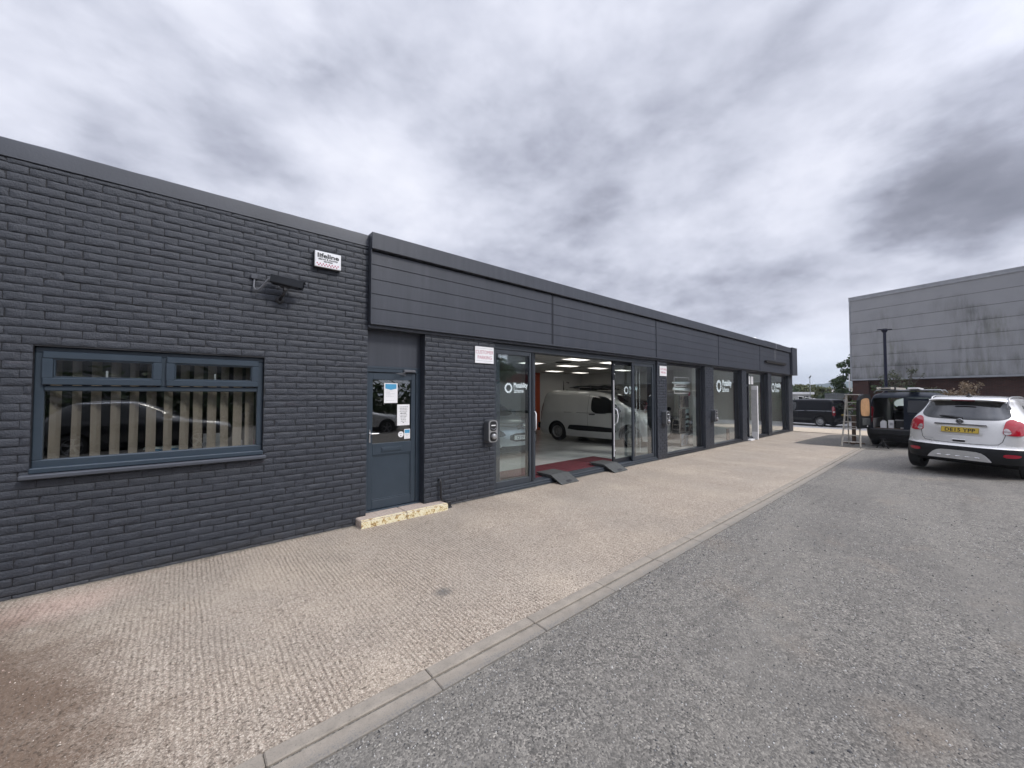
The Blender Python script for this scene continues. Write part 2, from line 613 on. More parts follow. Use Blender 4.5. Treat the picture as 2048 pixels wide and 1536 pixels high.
M['red'] = simple('sign_red', (.45, .10, .16), .5, var=0)
M['grey_ink'] = simple('grey_ink', (.42, .43, .45), .6, var=0)
M['black'] = simple('black_plastic', (.012, .012, .014), .45, var=.1)
M['ink'] = simple('black_ink', (.015, .015, .018), .6, var=0)
M['cctv'] = simple('dark_camera_case', (.012, .014, .018), .45, spec=.3, var=.1)
M['conduit'] = simple('grey_conduit', (.12, .125, .14), .45, var=.1)
M['chargergrey'] = simple('grey_plastic', (.075, .08, .088), .4, var=.06)
M['chargersilver'] = simple('silver_bezel', (.34, .345, .35), .35, .5, var=.04)
M['rubber'] = simple('ramp_rubber', (.060, .063, .062), .7, var=.25, vscale=18, bscale=60, bstr=.4)
M['tyre'] = simple('tyre_rubber', (.016, .016, .017), .75, var=.2, vscale=20)
M['alloy'] = simple('alloy_rim', (.42, .43, .44), .32, .8, var=.06)
M['steelrim'] = simple('steel_rim', (.28, .28, .28), .4, .5, var=.08)
M['chrome'] = simple('chrome', (.72, .73, .75), .12, 1.0, var=0)
M['carglass'] = simple('dark_car_glass', (.012, .014, .016), .04, 0, .8, var=0)
M['carblack'] = simple('black_cladding', (.012, .013, .015), .55, spec=.35, var=.15, vscale=12)
M['gap'] = simple('panel_gap', (.02, .02, .022), .7, var=0)
M['underside'] = simple('underside', (.012, .012, .012), .9, var=0)
M['silver'] = mat_paint('silver_paint', (.72, .712, .695), .12, .26, 1.0, .25)
M['vanwhite'] = mat_paint('white_van_paint', (.62, .63, .62), .12, .3, 1.0)
M['vandark'] = mat_paint('dark_blue_paint', (.003, .007, .016), .01, .35, .06, 0, .22)
M['vanblack'] = mat_paint('black_paint', (.0012, .002, .005), .005, .30, .05, 0, .20)
M['silverblue'] = mat_paint('pale_silver_paint', (.42, .46, .48), .1, .3, 1.0, .4)
M['cardark'] = mat_paint('dark_car_paint', (.02, .022, .025), .04, .2, 1.0, .3)
M['carred'] = mat_paint('red_car_paint', (.18, .015, .02), .05, .25, 1.0)
M['taillamp'] = simple('red_lamp_lens', (.42, .008, .022), .1, 0, .6, var=.1, coat=1.0)
M['taillampdark'] = simple('dark_red_lens', (.16, .006, .012), .12, 0, .6, var=.1, coat=1.0)
M['lampclear'] = simple('clear_lamp_lens', (.55, .5, .5), .12, .3, .6, var=.2, vscale=30, coat=1.0)
M['headlamp'] = simple('headlamp_lens', (.35, .38, .4), .1, .5, .6, var=.3, vscale=20, coat=1.0)
M['reflector'] = simple('red_reflector', (.38, .015, .035), .25, 0, .5, var=.05)
M['skid'] = simple('silver_skid', (.46, .455, .44), .5, .1, var=.06)
M['plateY'] = simple('yellow_plate', (.62, .44, .06), .4, var=.03)
M['plateW'] = simple('white_plate', (.72, .73, .72), .4, var=.03)
M['ladder'] = simple('weathered_ladder', (.46, .43, .38), .55, .15, var=.25, vscale=14)
M['wood'] = simple('plywood', (.42, .24, .12), .6, var=.18, vscale=9)
M['brown'] = simple('brown_post_wood', (.10, .062, .042), .7, var=.3, vscale=12)
M['lamp'] = simple('dark_lamp_post', (.006, .008, .026), .5, spec=.3, var=.1)
M['intwall'] = simple('white_interior_wall', (.66, .655, .64), .8, var=.05, vscale=1.5)
M['ceil'] = simple('ceiling_tile', (.55, .545, .52), .85, var=.06, vscale=4)
M['orange'] = simple('orange_wall_paint', (.50, .085, .03), .7, var=.06)
M['palewall'] = simple('pale_green_wall', (.62, .68, .63), .75, var=.05, vscale=2)
M['blind'] = simple('beige_blind', (.42, .352, .285), .8, var=.06)
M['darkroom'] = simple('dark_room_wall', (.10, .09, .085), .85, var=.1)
M['mat'] = simple('red_mat', (.085, .010, .016), .95, var=.3, vscale=30, bscale=150, bstr=.5)
def mat_pale_screen():
    t = NT('pale_green_windscreen')  # pale green glass mixed from transparent and translucent
    a = t.n('ShaderNodeBsdfTransparent')
    a.inputs[0].default_value = (.75, .85, .80, 1)
    b = t.n('ShaderNodeBsdfTranslucent')
    b.inputs[0].default_value = (.55, .62, .58, 1)
    mx = t.n('ShaderNodeMixShader')
    mx.inputs[0].default_value = .38
    t.l(a.outputs[0], mx.inputs[1])
    t.l(b.outputs[0], mx.inputs[2])
    t.l(mx.outputs[0], t.out.inputs[0])
    return t.mat


M['palescreen'] = mat_pale_screen()
M['light'] = simple('light_panel', (.8, .8, .78), .5, var=0, emit=(1.0, .96, .88), estr=1.5)
M['blue'] = simple('blue_plastic', (.02, .16, .30), .4, var=.05)
M['noticeblue'] = simple('notice_blue', (.06, .30, .52), .5, var=.1)
M['poster'] = simple('poster_print', (.075, .065, .058), .35, var=.7, vscale=7)
M['posterblue'] = simple('poster_blue_print', (.09, .125, .16), .35, var=.5, vscale=6)
M['paleposter'] = simple('poster_pale_print', (.42, .55, .55), .4, var=.1)
M['seat'] = simple('dark_seat', (.02, .02, .022), .8, var=.2)
M['display'] = simple('display_frame', (.20, .19, .18), .5, var=.2)
M['timber'] = simple('pale_board', (.5, .5, .5), .6, var=.1)


def mat_floor():
    t = NT('pale_floor_tile')
    p = t.pos()
    sep = t.n('ShaderNodeSeparateXYZ')
    t.l(p, sep.inputs[0])
    def line(o):
        f = t.math('FRACT', t.math('MULTIPLY', o, 1 / .6))
        return t.math('LESS_THAN', f, .012)
    g = t.math('MAXIMUM', line(sep.outputs[0]), line(sep.outputs[1]))
    nz = t.noise(p, 2.0, 5.0)
    c = t.ramp(nz.outputs[0], [(.3, (.42, .43, .42)), (.7, (.52, .53, .52))]).outputs[0]
    c = t.mix(g, c, (.3, .3, .3))
    t.bsdf(c, .22, 0, .5)
    return t.mat


def mat_cladding():
    t = NT('stained_grey_cladding')
    tc = t.obj()          # x runs along the face, z up
    p = tc
    sep = t.n('ShaderNodeSeparateXYZ')
    t.l(p, sep.inputs[0])
    base = t.noise(p, .6, 4.0)
    c = t.ramp(base.outputs[0], [(.3, (.275, .28, .292)), (.7, (.315, .318, .328))]).outputs[0]
    streak = t.noise(t.mapping(p, (2.0, 2.0, .30)), 1.5, 6.0, .7)
    blob = t.noise(t.mapping(p, (.28, .28, .22), loc=(4, 0, 2)), 1.0, 3.0, .55)
    low = t.math('MULTIPLY_ADD', sep.outputs[2], -.062, .44)
    m = t.math('ADD', blob.outputs[0], low)
    m = t.ramp(m, [(.55, 0.0), (.74, .9)]).outputs[0]
    s = t.ramp(streak.outputs[0], [(.42, .05), (.62, .9)]).outputs[0]
    m = t.math('MULTIPLY', m, s)
    gcol = t.ramp(t.noise(p, .5, 3.0).outputs[0], [(.45, (.125, .128, .128)), (.66, (.145, .15, .11))]).outputs[0]
    c = t.mix(m, c, gcol)
    # the stain is heaviest along the bottom of each sheet
    f = t.math('FRACT', t.math('DIVIDE', t.math('SUBTRACT', sep.outputs[2], 2.95), .876))
    lip = t.math('MULTIPLY', t.ramp(f, [(0.0, .75), (.30, 0.0)]).outputs[0], t.ramp(streak.outputs[0], [(.35, 0.0), (.6, 1.0)]).outputs[0])
    lip = t.math('MULTIPLY', lip, t.ramp(t.math('ADD', blob.outputs[0], low), [(.55, 0.0), (.75, 1.0)]).outputs[0])
    c = t.mix(lip, c, (.09, .095, .08))
    t.bsdf(c, .5, 0, .4)
    return t.mat


def mat_redbrick():
    t = NT('red_brown_brick')
    p = t.obj()
    bt = t.n('ShaderNodeTexBrick')
    bt.inputs['Scale'].default_value = 1.0
    bt.inputs['Brick Width'].default_value = .225
    bt.inputs['Row Height'].default_value = .075
    bt.inputs['Mortar Size'].default_value = .006
    bt.inputs['Color1'].default_value = (.088, .040, .032, 1)
    bt.inputs['Color2'].default_value = (.060, .032, .028, 1)
    bt.inputs['Mortar'].default_value = (.085, .075, .068, 1)
    t.l(t.mapping(p, (1, 1, 1), rot=(R(90), 0, 0)), bt.inputs['Vector'])
    nz = t.noise(p, 1.2, 4.0)
    c = t.mix(t.ramp(nz.outputs[0], [(.45, 0.0), (.7, .4)]).outputs[0], bt.outputs[0], (.04, .026, .024))
    t.bsdf(c, .85, 0, .2)
    return t.mat


def mat_yellowpaint():
    t = NT('worn_yellow_paint')
    p = t.pos()
    nz = t.noise(p, 11.0, 6.0, .7)
    fine = t.noise(p, 55.0, 4.0)
    s = t.math('ADD', nz.outputs[0], t.math('MULTIPLY', t.math('SUBTRACT', fine.outputs[0], .5), .45))
    c = t.ramp(s, [(.34, (.26, .19, .12)), (.41, (.42, .27, .09)), (.46, (.70, .62, .40)), (.55, (.76, .72, .55)), (.62, (.58, .45, .20)), (.68, (.34, .25, .17))]).outputs[0]
    t.bsdf(c, .7, 0, .3, t.bump(s, .6, .01))
    return t.mat


def mat_block():
    t = NT('pale_painted_block')
    p = t.pos()
    sep = t.n('ShaderNodeSeparateXYZ')
    t.l(p, sep.inputs[0])
    def line(o, w):
        return t.math('LESS_THAN', t.math('FRACT', t.math('MULTIPLY', o, 1 / w)), .035)
    g = t.math('MAXIMUM', line(sep.outputs[2], .075), t.math('MULTIPLY', line(t.math('ADD', sep.outputs[0], sep.outputs[1]), .225), .6))
    nz = t.noise(p, 3.0, 4.0)
    c = t.ramp(nz.outputs[0], [(.3, (.74, .80, .75)), (.7, (.80, .85, .80))]).outputs[0]
    c = t.mix(t.math('MULTIPLY', g, .35), c, (.36, .42, .38))
    t.bsdf(c, .7, 0, .3, t.bump(t.math('SUBTRACT', 1.0, g), .3, .006))
    return t.mat


M['block'] = mat_block()
M['floor'] = mat_floor()
M['clad'] = mat_cladding()
M['redbrick'] = mat_redbrick()
M['yellow'] = mat_yellowpaint()


# ------------------------------------------------------------------ painted brickwork in real bricks
def brick_one(mb, x0, x1, z0, z1, yf, sd):
    nx = max(3, int(round((x1 - x0) / .019)))
    nz = 5
    off = random.uniform(-.0028, .0028)
    tx, tz = random.uniform(-.012, .012), random.uniform(-.02, .02)
    rgh = random.uniform(.5, 1.5) * .0016
    if random.random() < .12: rgh *= 2.0
    xc, zc = (x0 + x1) / 2, (z0 + z1) / 2
    vs = []
    nn = noise.noise
    # one end of some bricks has lost a corner
    cx = random.choice((x0, x1)) if random.random() < .25 else None
    cz = random.choice((z0, z1))
    for j in range(nz + 1):
        for i in range(nx + 1):
            x = x0 + (x1 - x0) * i / nx
            z = z0 + (z1 - z0) * j / nz
            edge = i in (0, nx) or j in (0, nz)
            q = Vector((x * 17, z * 23, sd))
            y = yf + off + tx * (x - xc) + tz * (z - zc) + nn(q) * .0022 + nn(Vector((x * 62, z * 85, sd))) * rgh * 1.6
            if cx is not None:
                dd = math.hypot(x - cx, (z - cz) * 1.4)
                if dd < .035: y += (.035 - dd) * .22
            if edge:
                y += .0035 + max(0, nn(q * 1.7 + Vector((5, 1, 2)))) * .008
                x += nn(q * 1.3) * .0032
                z += nn(q * 1.3 + Vector((9, 9, 9))) * .0026
            vs.append((x, y, z))
    w = nx + 1
    fs = [(j * w + i, j * w + i + 1, (j + 1) * w + i + 1, (j + 1) * w + i) for j in range(nz) for i in range(nx)]
    loop = [i for i in range(nx)] + [j * w + nx for j in range(nz)] + [nz * w + i for i in range(nx, 0, -1)] + [j * w for j in range(nz, 0, -1)]
    b = len(vs)
    for k in loop:
        x, y, z = vs[k]
        vs.append((x, yf + .024, z))
    n = len(loop)
    fs += [(loop[(k + 1) % n], loop[k], b + k, b + (k + 1) % n) for k in range(n)]
    mb.add(vs, fs)


def brickwork(mb, x0, x1, z0, z1, yf=0.0, holes=(), seed=1, half=0):
    rnd = random.Random(seed)
    row = 0
    z = z0
    while z < z1 - .02:
        zt = min(z + .0725, z1)
        zc = (z + zt) / 2
        x = x0 - ((.109 if (row + half) % 2 else 0.0)) + rnd.uniform(-.012, .012)
        while x < x1:
            jw = .0015 if rnd.random() < .34 else rnd.uniform(.005, .012)
            jz = rnd.uniform(.005, .0095) if rnd.random() > .2 else .0025
            zo = rnd.uniform(-.002, .002)
            a, b = x + jw / 2, x + .218 - jw / 2
            segs = [(max(a, x0), min(b, x1))]
            for (hx0, hx1, hz0, hz1) in holes:
                if hz0 < zc < hz1:
                    out = []
                    for p, q in segs:
                        if q <= hx0 or p >= hx1: out.append((p, q)); continue
                        if p < hx0: out.append((p, hx0))
                        if q > hx1: out.append((hx1, q))
                    segs = out
            for p, q in segs:
                if q - p > .025:
                    brick_one(mb, p, q, z + jz / 2 + zo, zt - jz / 2 + zo, yf, rnd.random() * 50)
            x += .218
        z += .0725
        row += 1


T2 = 3.86           # top of the walls
B = thing('showroom_building', 'long low dark grey showroom with painted brick walls and cladding fascia', 'building')

# --- left brick wall with the office window
WX0, WX1, WZ0, WZ1 = -1.0, .682, 1.06, 2.125
mb = MB()
mb.smooth = True
brickwork(mb, -5.2, 1.852, -.04, 3.70, 0.0, [(WX0, WX1, WZ0 - .03, WZ1)], 3)
mb.smooth = False
mb.mi = 1
for (a, b, c, d) in ((-5.2, WX0, -.05, 3.70), (WX1, 1.848, -.05, 3.70), (WX0, WX1, -.05, WZ0 - .04), (WX0, WX1, WZ1, 3.70)):
    mb.box(a, b, .0095, .26, c, d)
wall = mb.build('brick_wall', [M['brick'], M['mortar']], B, recalc=False, sharp=50)
mb = MB()
n = 60
mb.smooth = True
top, vs = [], []
for i in range(n + 1):
    x = -5.2 + (1.850 + 5.2) * i / n
    w = noise.noise(Vector((x * 1.7, 3, 1))) * .006 + noise.noise(Vector((x * 6, 3, 1))) * .004
    for (y, z) in ((.0, 3.702), (-.006, 3.705), (-.004 + w * .4, 3.80), (.0 + w, 3.855 + w), (.02, 3.868 + w), (.27, 3.868), (.27, 3.702)):
        vs.append((x, y, z))
fs = [(i * 7 + k, i * 7 + (k + 1) % 7, (i + 1) * 7 + (k + 1) % 7, (i + 1) * 7 + k) for i in range(n) for k in range(7)]
fs += [tuple(range(7)), tuple(n * 7 + k for k in range(7))]
mb.add(vs, fs)
mb.build('parapet', M['parapet'], B, sharp=35)

# --- piers
for i, (a, b) in enumerate(((2.70, 4.012), (9.42, 9.925), (12.32, 12.955), (15.44, 15.90), (18.35, 18.80), (21.27, 21.90))):
    mb = MB()
    mb.smooth = True
    brickwork(mb, a, b, -.04, 2.64, 0.0, [], 20 + i, i)
    mb.smooth = False
    mb.mi = 1
    mb.box(a + .003, b - .003, .0095, .30, -.05, 2.64)
    mb.mi = 0
    mb.box(a, a + .002, .016, .298, -.05, 2.64)
    if i == 5: mb.box(b - .002, b, .016, 9.0, -.65, 2.64)
    mb.build('brick_pier', [M['brick'], M['mortar']], B, recalc=False, sharp=50)

# --- fascia: five bays of boards, trim, soffit strip
JX = [1.862, 5.387, 9.28, 13.23, 17.205, 21.30]
for i in range(5):
    a, b = JX[i] + (.018 if i else .0), JX[i + 1] - .018
    mb = MB()
    zs = [2.672, 2.868, 3.066, 3.264, 3.462, 3.64]
    for k in range(5):
        y = -.055 + random.uniform(-.001, .001)
        mb.box(a, b, y, -.03, zs[k] + .0, zs[k + 1] - .006, .003)
    mb.mi = 1
    mb.box(a + .002, b - .002, -.045, -.025, 2.675, 3.64)
    mb.build('fascia_panel', [M['fascia'], M['darkgap']], B)
    if i:
        mb = MB()
        mb.box(JX[i] - .016, JX[i] + .016, -.048, -.02, 2.675, 3.66)
        mb.mi = 1
        mb.box(JX[i] - .017, JX[i] - .010, -.064, -.0485, 2.69, 3.66)
        mb.build('joint_strip', [M['darkgap'], M['fascia']], B)
box('fascia_backing', M['mortar'], B, 1.84, 21.28, .012, .275, 2.69, 3.652)
mb = MB()
mb.box(1.853, 21.30, -.115, .30, 3.655, 3.878, .006)
mb.box(1.853, 1.861, -.095, -.01, 2.67, 3.654, .001)
mb.build('fascia_trim', M['fascia'], B)
mb = MB()
mb.box(1.862, 21.27, -.075, .20, 2.648, 2.670, .003)
mb.box(1.856, 21.27, -.022, .20, 2.606, 2.647, .003)
mb.build('soffit_strip', M['fascia'], B)
mb = MB()
mb.box(21.31, 22.10, -.16, 1.2, 2.62, 3.88, .01)
mb.box(21.302, 22.11, -.17, 1.22, 3.882, 3.90, .004)
mb.box(22.102, 22.125, -.14, 9.0, 2.64, 3.86)
mb.build('corner_panel', M['fascia'], B)
mb = MB()
mb.box(-5.2, 21.28, .28, 9.3, 3.45, 3.60)
mb.box(21.282, 22.08, 1.23, 9.3, 2.66, 3.60)
mb.build('roof', M['parapet'], B)
mb = MB()
mb.box(-5.2, 21.9, 9.0, 9.25, -.6, 3.44)
mb.box(-5.45, -5.21, .0, 9.25, -.1, 3.8)
mb.build('rear_wall', M['mortar'], B)
# light trough on the last bay, loose strip of flashing tape on the trim
mb = MB()
mb.box(17.72, 20.40, -.145, -.058, 3.02, 3.10, .012)
mb.box(17.75, 20.37, -.16, -.146, 3.085, 3.112, .004)
mb.build('sign_light', M['black'], B)
mb = MB()
mb.tube([(19.08, -.118, 3.885), (19.07, -.119, 3.78), (19.10, -.119, 3.67), (19.09, -.063, 3.62), (19.10, -.060, 3.20)], .007, 6)
mb.build('cable', M['timber'], B)

# --- interior shell
mb = MB()
mb.box(2.9, 21.85, .272, 7.9, -.02, .078)
fl = mb.build('interior_floor', M['floor'], B)
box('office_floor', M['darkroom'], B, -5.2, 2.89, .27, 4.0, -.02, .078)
mb = MB()
mb.box(2.9, 21.86, .31, 9.0, 2.74, 2.80)
mb.build('ceiling', M['ceil'], B)
mb = MB()      # ceiling grid lines
for k in range(31):
    x = 3.0 + k * .6
    mb.box(x - .012, x + .012, .32, 8.0, 2.735, 2.7395)
for k in range(13):
    y = .5 + k * .6
    mb.box(2.95, 21.8, y - .012, y + .012, 2.733, 2.7345)
mb.build('ceiling_grid', M['timber'], B)
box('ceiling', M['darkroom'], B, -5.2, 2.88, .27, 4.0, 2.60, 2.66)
for q in ((12.62, 15.59, 7.6, 7.8, .08, 2.735), (15.6, 15.8, 2.66, 7.8, .08, 2.735), (2.7, 2.88, .31, 8.9, .08, 2.735)):
    box('interior_wall', M['intwall'], B, *q)
mb = MB()
mb.box(15.50, 15.598, 3.4, 7.0, 2.02, 2.14)
mb.box(15.56, 15.599, 3.3, 7.1, 2.18, 2.24)
mb.build('roller_housing', M['timber'], B)
mb = MB()
mb.box(12.0, 12.61, 7.6, 7.8, .08, 2.735)
mb.build('orange_wall', M['orange'], B)
box('interior_wall', M['intwall'], B, 2.9, 11.99, 7.6, 7.8, .08, 2.735)
for q in ((12.36, 12.62, .31, .42, .08, 2.735), (15.5, 15.66, .31, 2.45, .08, 2.735), (15.5, 21.8, 2.46, 2.60, .08, 2.735), (18.36, 18.72, .31, .9, .08, 2.735), (21.60, 21.78, .31, 2.45, .08, 2.735)):
    box('partition', M['block'], B, *q)
mb = MB()
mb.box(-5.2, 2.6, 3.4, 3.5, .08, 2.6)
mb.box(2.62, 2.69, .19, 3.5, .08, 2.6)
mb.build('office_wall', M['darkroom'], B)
mb = MB()        # dark turbine shaped transfer on the far wall
for (x, z, w, h) in ((14.25, 1.85, .05, 1.0),):
    mb.prism([(x - w, z - .1), (x + w, z - .1), (x + .008, z + h * .55), (x - .008, z + h * .55)], 1, 7.592, 7.598)
for (x, z, w, h) in ((13.85, 1.86, .28, .04), (14.0, 1.80, .2, .05), (14.55, 2.32, .2, .025), (14.6, 2.28, .12, .02), (14.5, 1.95, .1, .02)):
    mb.box(x - w / 2, x + w / 2, 7.592, 7.598, z, z + h)
mb.build('wall_transfer', M['ink'], B)

# --- office window
wn = MB()
wn.box(WX0, WX1, .055, .125, WZ0, WZ0 + .075, .008)
wn.box(WX0, WX1, .056, .124, WZ1 - .055, WZ1, .008)
wn.box(WX0, WX0 + .06, .057, .123, WZ0 + .07, WZ1 - .05, .008)
wn.box(WX1 - .06, WX1, .057, .123, WZ0 + .07, WZ1 - .05, .008)
wn.box(WX0 + .058, WX1 - .058, .052, .122, 1.735, 1.785, .008)
wn.box(-.192, -.138, .053, .121, 1.784, WZ1 - .05, .008)
wn.box(WX0 + .0, WX1 - .0, -.012, .060, WZ0 - .032, WZ0 + .012, .006)
win = wn.build('window', M['upvc'], B)
for (a, b) in ((WX0 + .05, -.182), (-.148, WX1 - .05)):
    f = MB()
    z0, z1, w = 1.79, WZ1 - .042, .062
    y0, y1 = .022, .075
    f.box(a, b, y0, y1, z0, z0 + w, .006)
    f.box(a, b, y0, y1, z1 - w, z1, .006)
    f.box(a + .0005, a + w, y0 + .0012, y1, z0 + w, z1 - w)
    f.box(b - w, b - .0005, y0 + .0012, y1, z0 + w, z1 - w)
    # splayed glazing bead inside the sash
    bd = .012
    f.box(a + w, b - w, y0 + .012, y1, z0 + w, z0 + w + bd, .003)
    f.box(a + w, b - w, y0 + .012, y1, z1 - w - bd, z1 - w, .003)
    f.box(a + w, a + w + bd, y0 + .0125, y1, z0 + w + bd, z1 - w - bd, .003)
    f.box(b - w - bd, b - w, y0 + .0125, y1, z0 + w + bd, z1 - w - bd, .003)
    f.build('sash', M['upvc'], win)
    box('pane', M['glassoffice'], win, a + w, b - w, .062, .066, z0 + w, z1 - w)
    box('catch', M['whiteplastic'], win, (a + b) / 2 - .008, (a + b) / 2 + .008, .08, .10, z0 + w + .004, z0 + w + .075, .004)
box('pane', M['glassoffice'], win, WX0 + .06, WX1 - .06, .085, .089, WZ0 + .075, 1.735)
mb = MB()
mb.box(WX0 - .045, WX1 + .025, -.075, .03, .985, 1.024, .008)
mb.build('window_sill', M['parapet'], B)
(box('inner_sill', M['whiteplastic'], B, WX0 + .01, WX1 - .01, .14, .42, 1.06, 1.085, .004))

bl = MB()
xs = []
x = -.90
k = 0
while x < .60:
    xs.append(x)
    x += .128 if k < 7 else .115
    k += 1
for k, x in enumerate(xs):
    a = R(56 - 2.6 * k) if k not in (5,) else R(36)
    h = .047 + random.uniform(-.002, .002)
    a += R(random.uniform(-4, 4))
    dx, dy = h * math.cos(a), h * math.sin(a)
    c = .004
    z0 = 1.115 + random.uniform(-.004, .004)
    bow = random.uniform(-.006, .006)
    vs = []
    for z in (z0, 1.6, 2.06):
        bb = bow if z == 1.6 else 0
        vs += [(x - dx + bb, .215 - dy, z), (x + c + bb, .215 - c, z), (x + dx + bb, .215 + dy, z)]
    bl.add(vs, [(0, 1, 4, 3), (1, 2, 5, 4), (3, 4, 7, 6), (4, 5, 8, 7)])
    bl.box(x - .03, x + .03, .211, .219, z0 - .004, z0 + .02)
bl.box(WX0 + .03, WX1 - .03, .19, .24, 2.06, 2.10)
for i in range(len(xs) - 1):
    bl.tube([(xs[i], .20, 1.12), ((xs[i] + xs[i + 1]) / 2, .20, 1.105), (xs[i + 1], .20, 1.12)], .0015, 4)
tag(bl.build('vertical_blind', M['blind'], recalc=False), 'beige vertical blind with its slats turned open inside the office window', 'blind')
o = thing('storage_box', 'blue plastic box with a pale lid on the office window ledge', 'box')
mb = MB(); mb.box(-.30, -.02, .27, .40, 1.086, 1.14, .008); mb.build('container', M['blue'], o)
mb = MB(); mb.box(-.315, -.005, .262, .41, 1.141, 1.155, .004); mb.build('lid', M['palewall'], o)
mb = MB()
mb.add([(.04, .25, 1.09), (.22, .27, 1.16), (.20, .40, 1.17), (.02, .38, 1.10), (.22, .27, 1.164), (.20, .40, 1.174)], [(0, 1, 2, 3), (0, 4, 5, 3)])
tag(mb.build('paper_sheet', M['white'], recalc=False), 'loose white papers slumped on the office window ledge', 'paper')
mb = MB()
mb.box(.165, .345, .44, .455, 1.09, 1.26)
mb.box(.165, .345, .456, .53, 1.086, 1.10)
tag(mb.build('paper_tray', M['white']), 'white document holder standing upright behind the office window', 'paper holder')
for (x, nm, cl, lab) in ((.50, 'bottle', M['white'], 'small white bottle standing between slats at the right of the office window'), (.62, 'bottle', M['red'], 'small pinkish bottle at the right edge of the office window')):
    mb = MB(); mb.smooth = True
    mb.lathe([(0, 0), (.022, 0), (.022, .075), (.010, .095), (.010, .12), (0, .12)], (x, .34, 1.0865), 'z', 14)
    tag(mb.build(nm, cl, sharp=40), lab, 'bottle')
o = thing('office_desk', 'dark office desk standing behind the beige blind', 'desk', (0, 0, 0))
mb = MB(); mb.box(-1.6, 1.2, 1.2, 2.0, .76, .80, .005); mb.build('top', M['darkroom'], o)
for x in (-1.5, 1.1):
    mb = MB(); mb.box(x - .03, x + .03, 1.25, 1.95, .08, .76); mb.build('leg', M['black'], o)

# --- office door
D = .17
dr = MB()
dr.box(1.853, 1.915, D - .03, D + .06, .105, 2.02, .005)
dr.box(2.632, 2.698, D - .03, D + .06, .105, 2.02, .005)
dr.box(1.853, 2.698, D - .031, D + .06, 2.021, 2.075, .005)
dr.box(1.853, 2.698, D - .06, D + .05, .075, .112, .004)
dr.box(1.853, 2.698, D - .036, D - .0305, 2.072, 2.10, .002)
door = dr.build('office_door', M['upvc'], B)
lf = MB()
lf.box(1.918, 1.985, D - .012, D + .045, .118, 2.015, .004)
lf.box(2.562, 2.629, D - .012, D + .045, .118, 2.015, .004)
lf.box(1.985, 2.562, D - .012, D + .045, 1.915, 2.015, .004)
lf.box(1.985, 2.562, D - .012, D + .045, .118, .235, .004)
lf.box(1.985, 2.562, D - .012, D + .045, .86, 1.02, .004)
lf.box(1.985, 2.562, D + .004, D + .03, .235, .86)
lf.box(1.987, 2.560, D - .004, D + .01, .240, .252, .002)
lf.box(1.987, 2.560, D - .004, D + .01, .843, .857, .002)
lf.box(1.986, 1.998, D - .004, D + .01, .252, .843, .002)
lf.box(2.549, 2.561, D - .004, D + .01, .252, .843, .002)
lf.build('leaf', M['upvc'], door)
box('pane', M['glassoffice'], door, 1.985, 2.562, D + .010, D + .014, 1.02, 1.915)
box('transom_panel', M['fascia'], B, 1.853, 2.698, D - .02, D + .03, 2.101, 2.606)
mb = MB()
mb.box(2.11, 2.42, D - .020, D - .013, .895, .965, .003)
mb.box(2.125, 2.405, D - .026, D - .0205, .908, .952, .003)
mb.build('letterbox', M['upvc'], door)
mb = MB()
mb.box(1.935, 1.962, D - .020, D - .013, 1.04, 1.22, .003)
mb.tube([(1.948, D - .02, 1.165), (1.948, D - .055, 1.165), (1.96, D - .06, 1.165), (2.06, D - .058, 1.165)], .009, 8)
mb.build('handle', M['chrome'], door)
mb = MB()
mb.box(2.42, 2.60, D - .075, D - .032, 2.03, 2.07, .008)
mb.tube([(2.46, D - .05, 2.025), (2.30, D - .085, 2.005), (2.46, D - .03, 1.99)], .008, 6)
mb.build('door_closer', M['conduit'], door)


def notice(name, label, x0, x1, z0, z1, y, lines, head=None, pointed=False):
    o = thing(name, label, 'notice')
    mb = MB(); mb.box(x0, x1, y - .0012, y, z0, z1); mb.build('sheet', M['white'], o)
    if head:
        mb = MB()
        h0 = z1 - head * (z1 - z0)
        w = x1 - x0
        if pointed:
            mb.prism([(x0 + w * .08, z1 - .012), (x0 + w * .92, z1 - .012), (x0 + w * .92, h0 + .02), (x0 + w * .5, h0), (x0 + w * .08, h0 + .02)], 1, y - .0022, y - .0013)
        else:
            mb.box(x0 + w * .08, x1 - w * .08, y - .0022, y - .0013, h0, z1 - .01)
        mb.build('heading', M['noticeblue'], o)
    mb = MB()
    w = x1 - x0
    for (fz, fa, fb, hh) in lines:
        z = z0 + fz * (z1 - z0)
        x = x0 + w * fa
        while x < x0 + w * fb:                 # broken strokes, too small to read
            l = random.uniform(.012, .035)
            mb.box(x, min(x + l, x0 + w * fb), y - .002, y - .0013, z, z + hh)
            x += l + .006
    mb.build('lettering', M['ink'] if head is None else M['grey_ink'], o)
    return o


DY = D + .009
notice('notice_sheet', 'white sheet with a pointed blue heading taped high in the office door glass', 2.155, 2.355, 1.585, 1.87, DY,
       [(.60, .15, .75, .004), (.53, .15, .45, .004), (.46, .15, .8, .004), (.40, .15, .5, .004), (.33, .15, .72, .004), (.13, .15, .75, .004)], .34, True)
notice('notice_sheet', 'white sheet of centred black lines below the blue headed notice on the office door', 2.352, 2.545, 1.255, 1.562, DY,
       [(.87, .2, .85, .006), (.80, .2, .8, .006), (.73, .22, .82, .006), (.66, .2, .82, .006), (.56, .25, .75, .012), (.48, .2, .8, .006), (.41, .25, .78, .006), (.34, .28, .7, .006), (.27, .3, .7, .006), (.19, .3, .7, .006), (.12, .44, .56, .008)])
notice('window_sticker', 'small pale blue sticker in the lower right corner of the office door glass', 2.463, 2.556, 1.055, 1.198, DY,
       [(.45, .2, .85, .005), (.36, .2, .8, .005), (.28, .3, .7, .004), (.12, .2, .8, .006)], .42)
mb = MB()
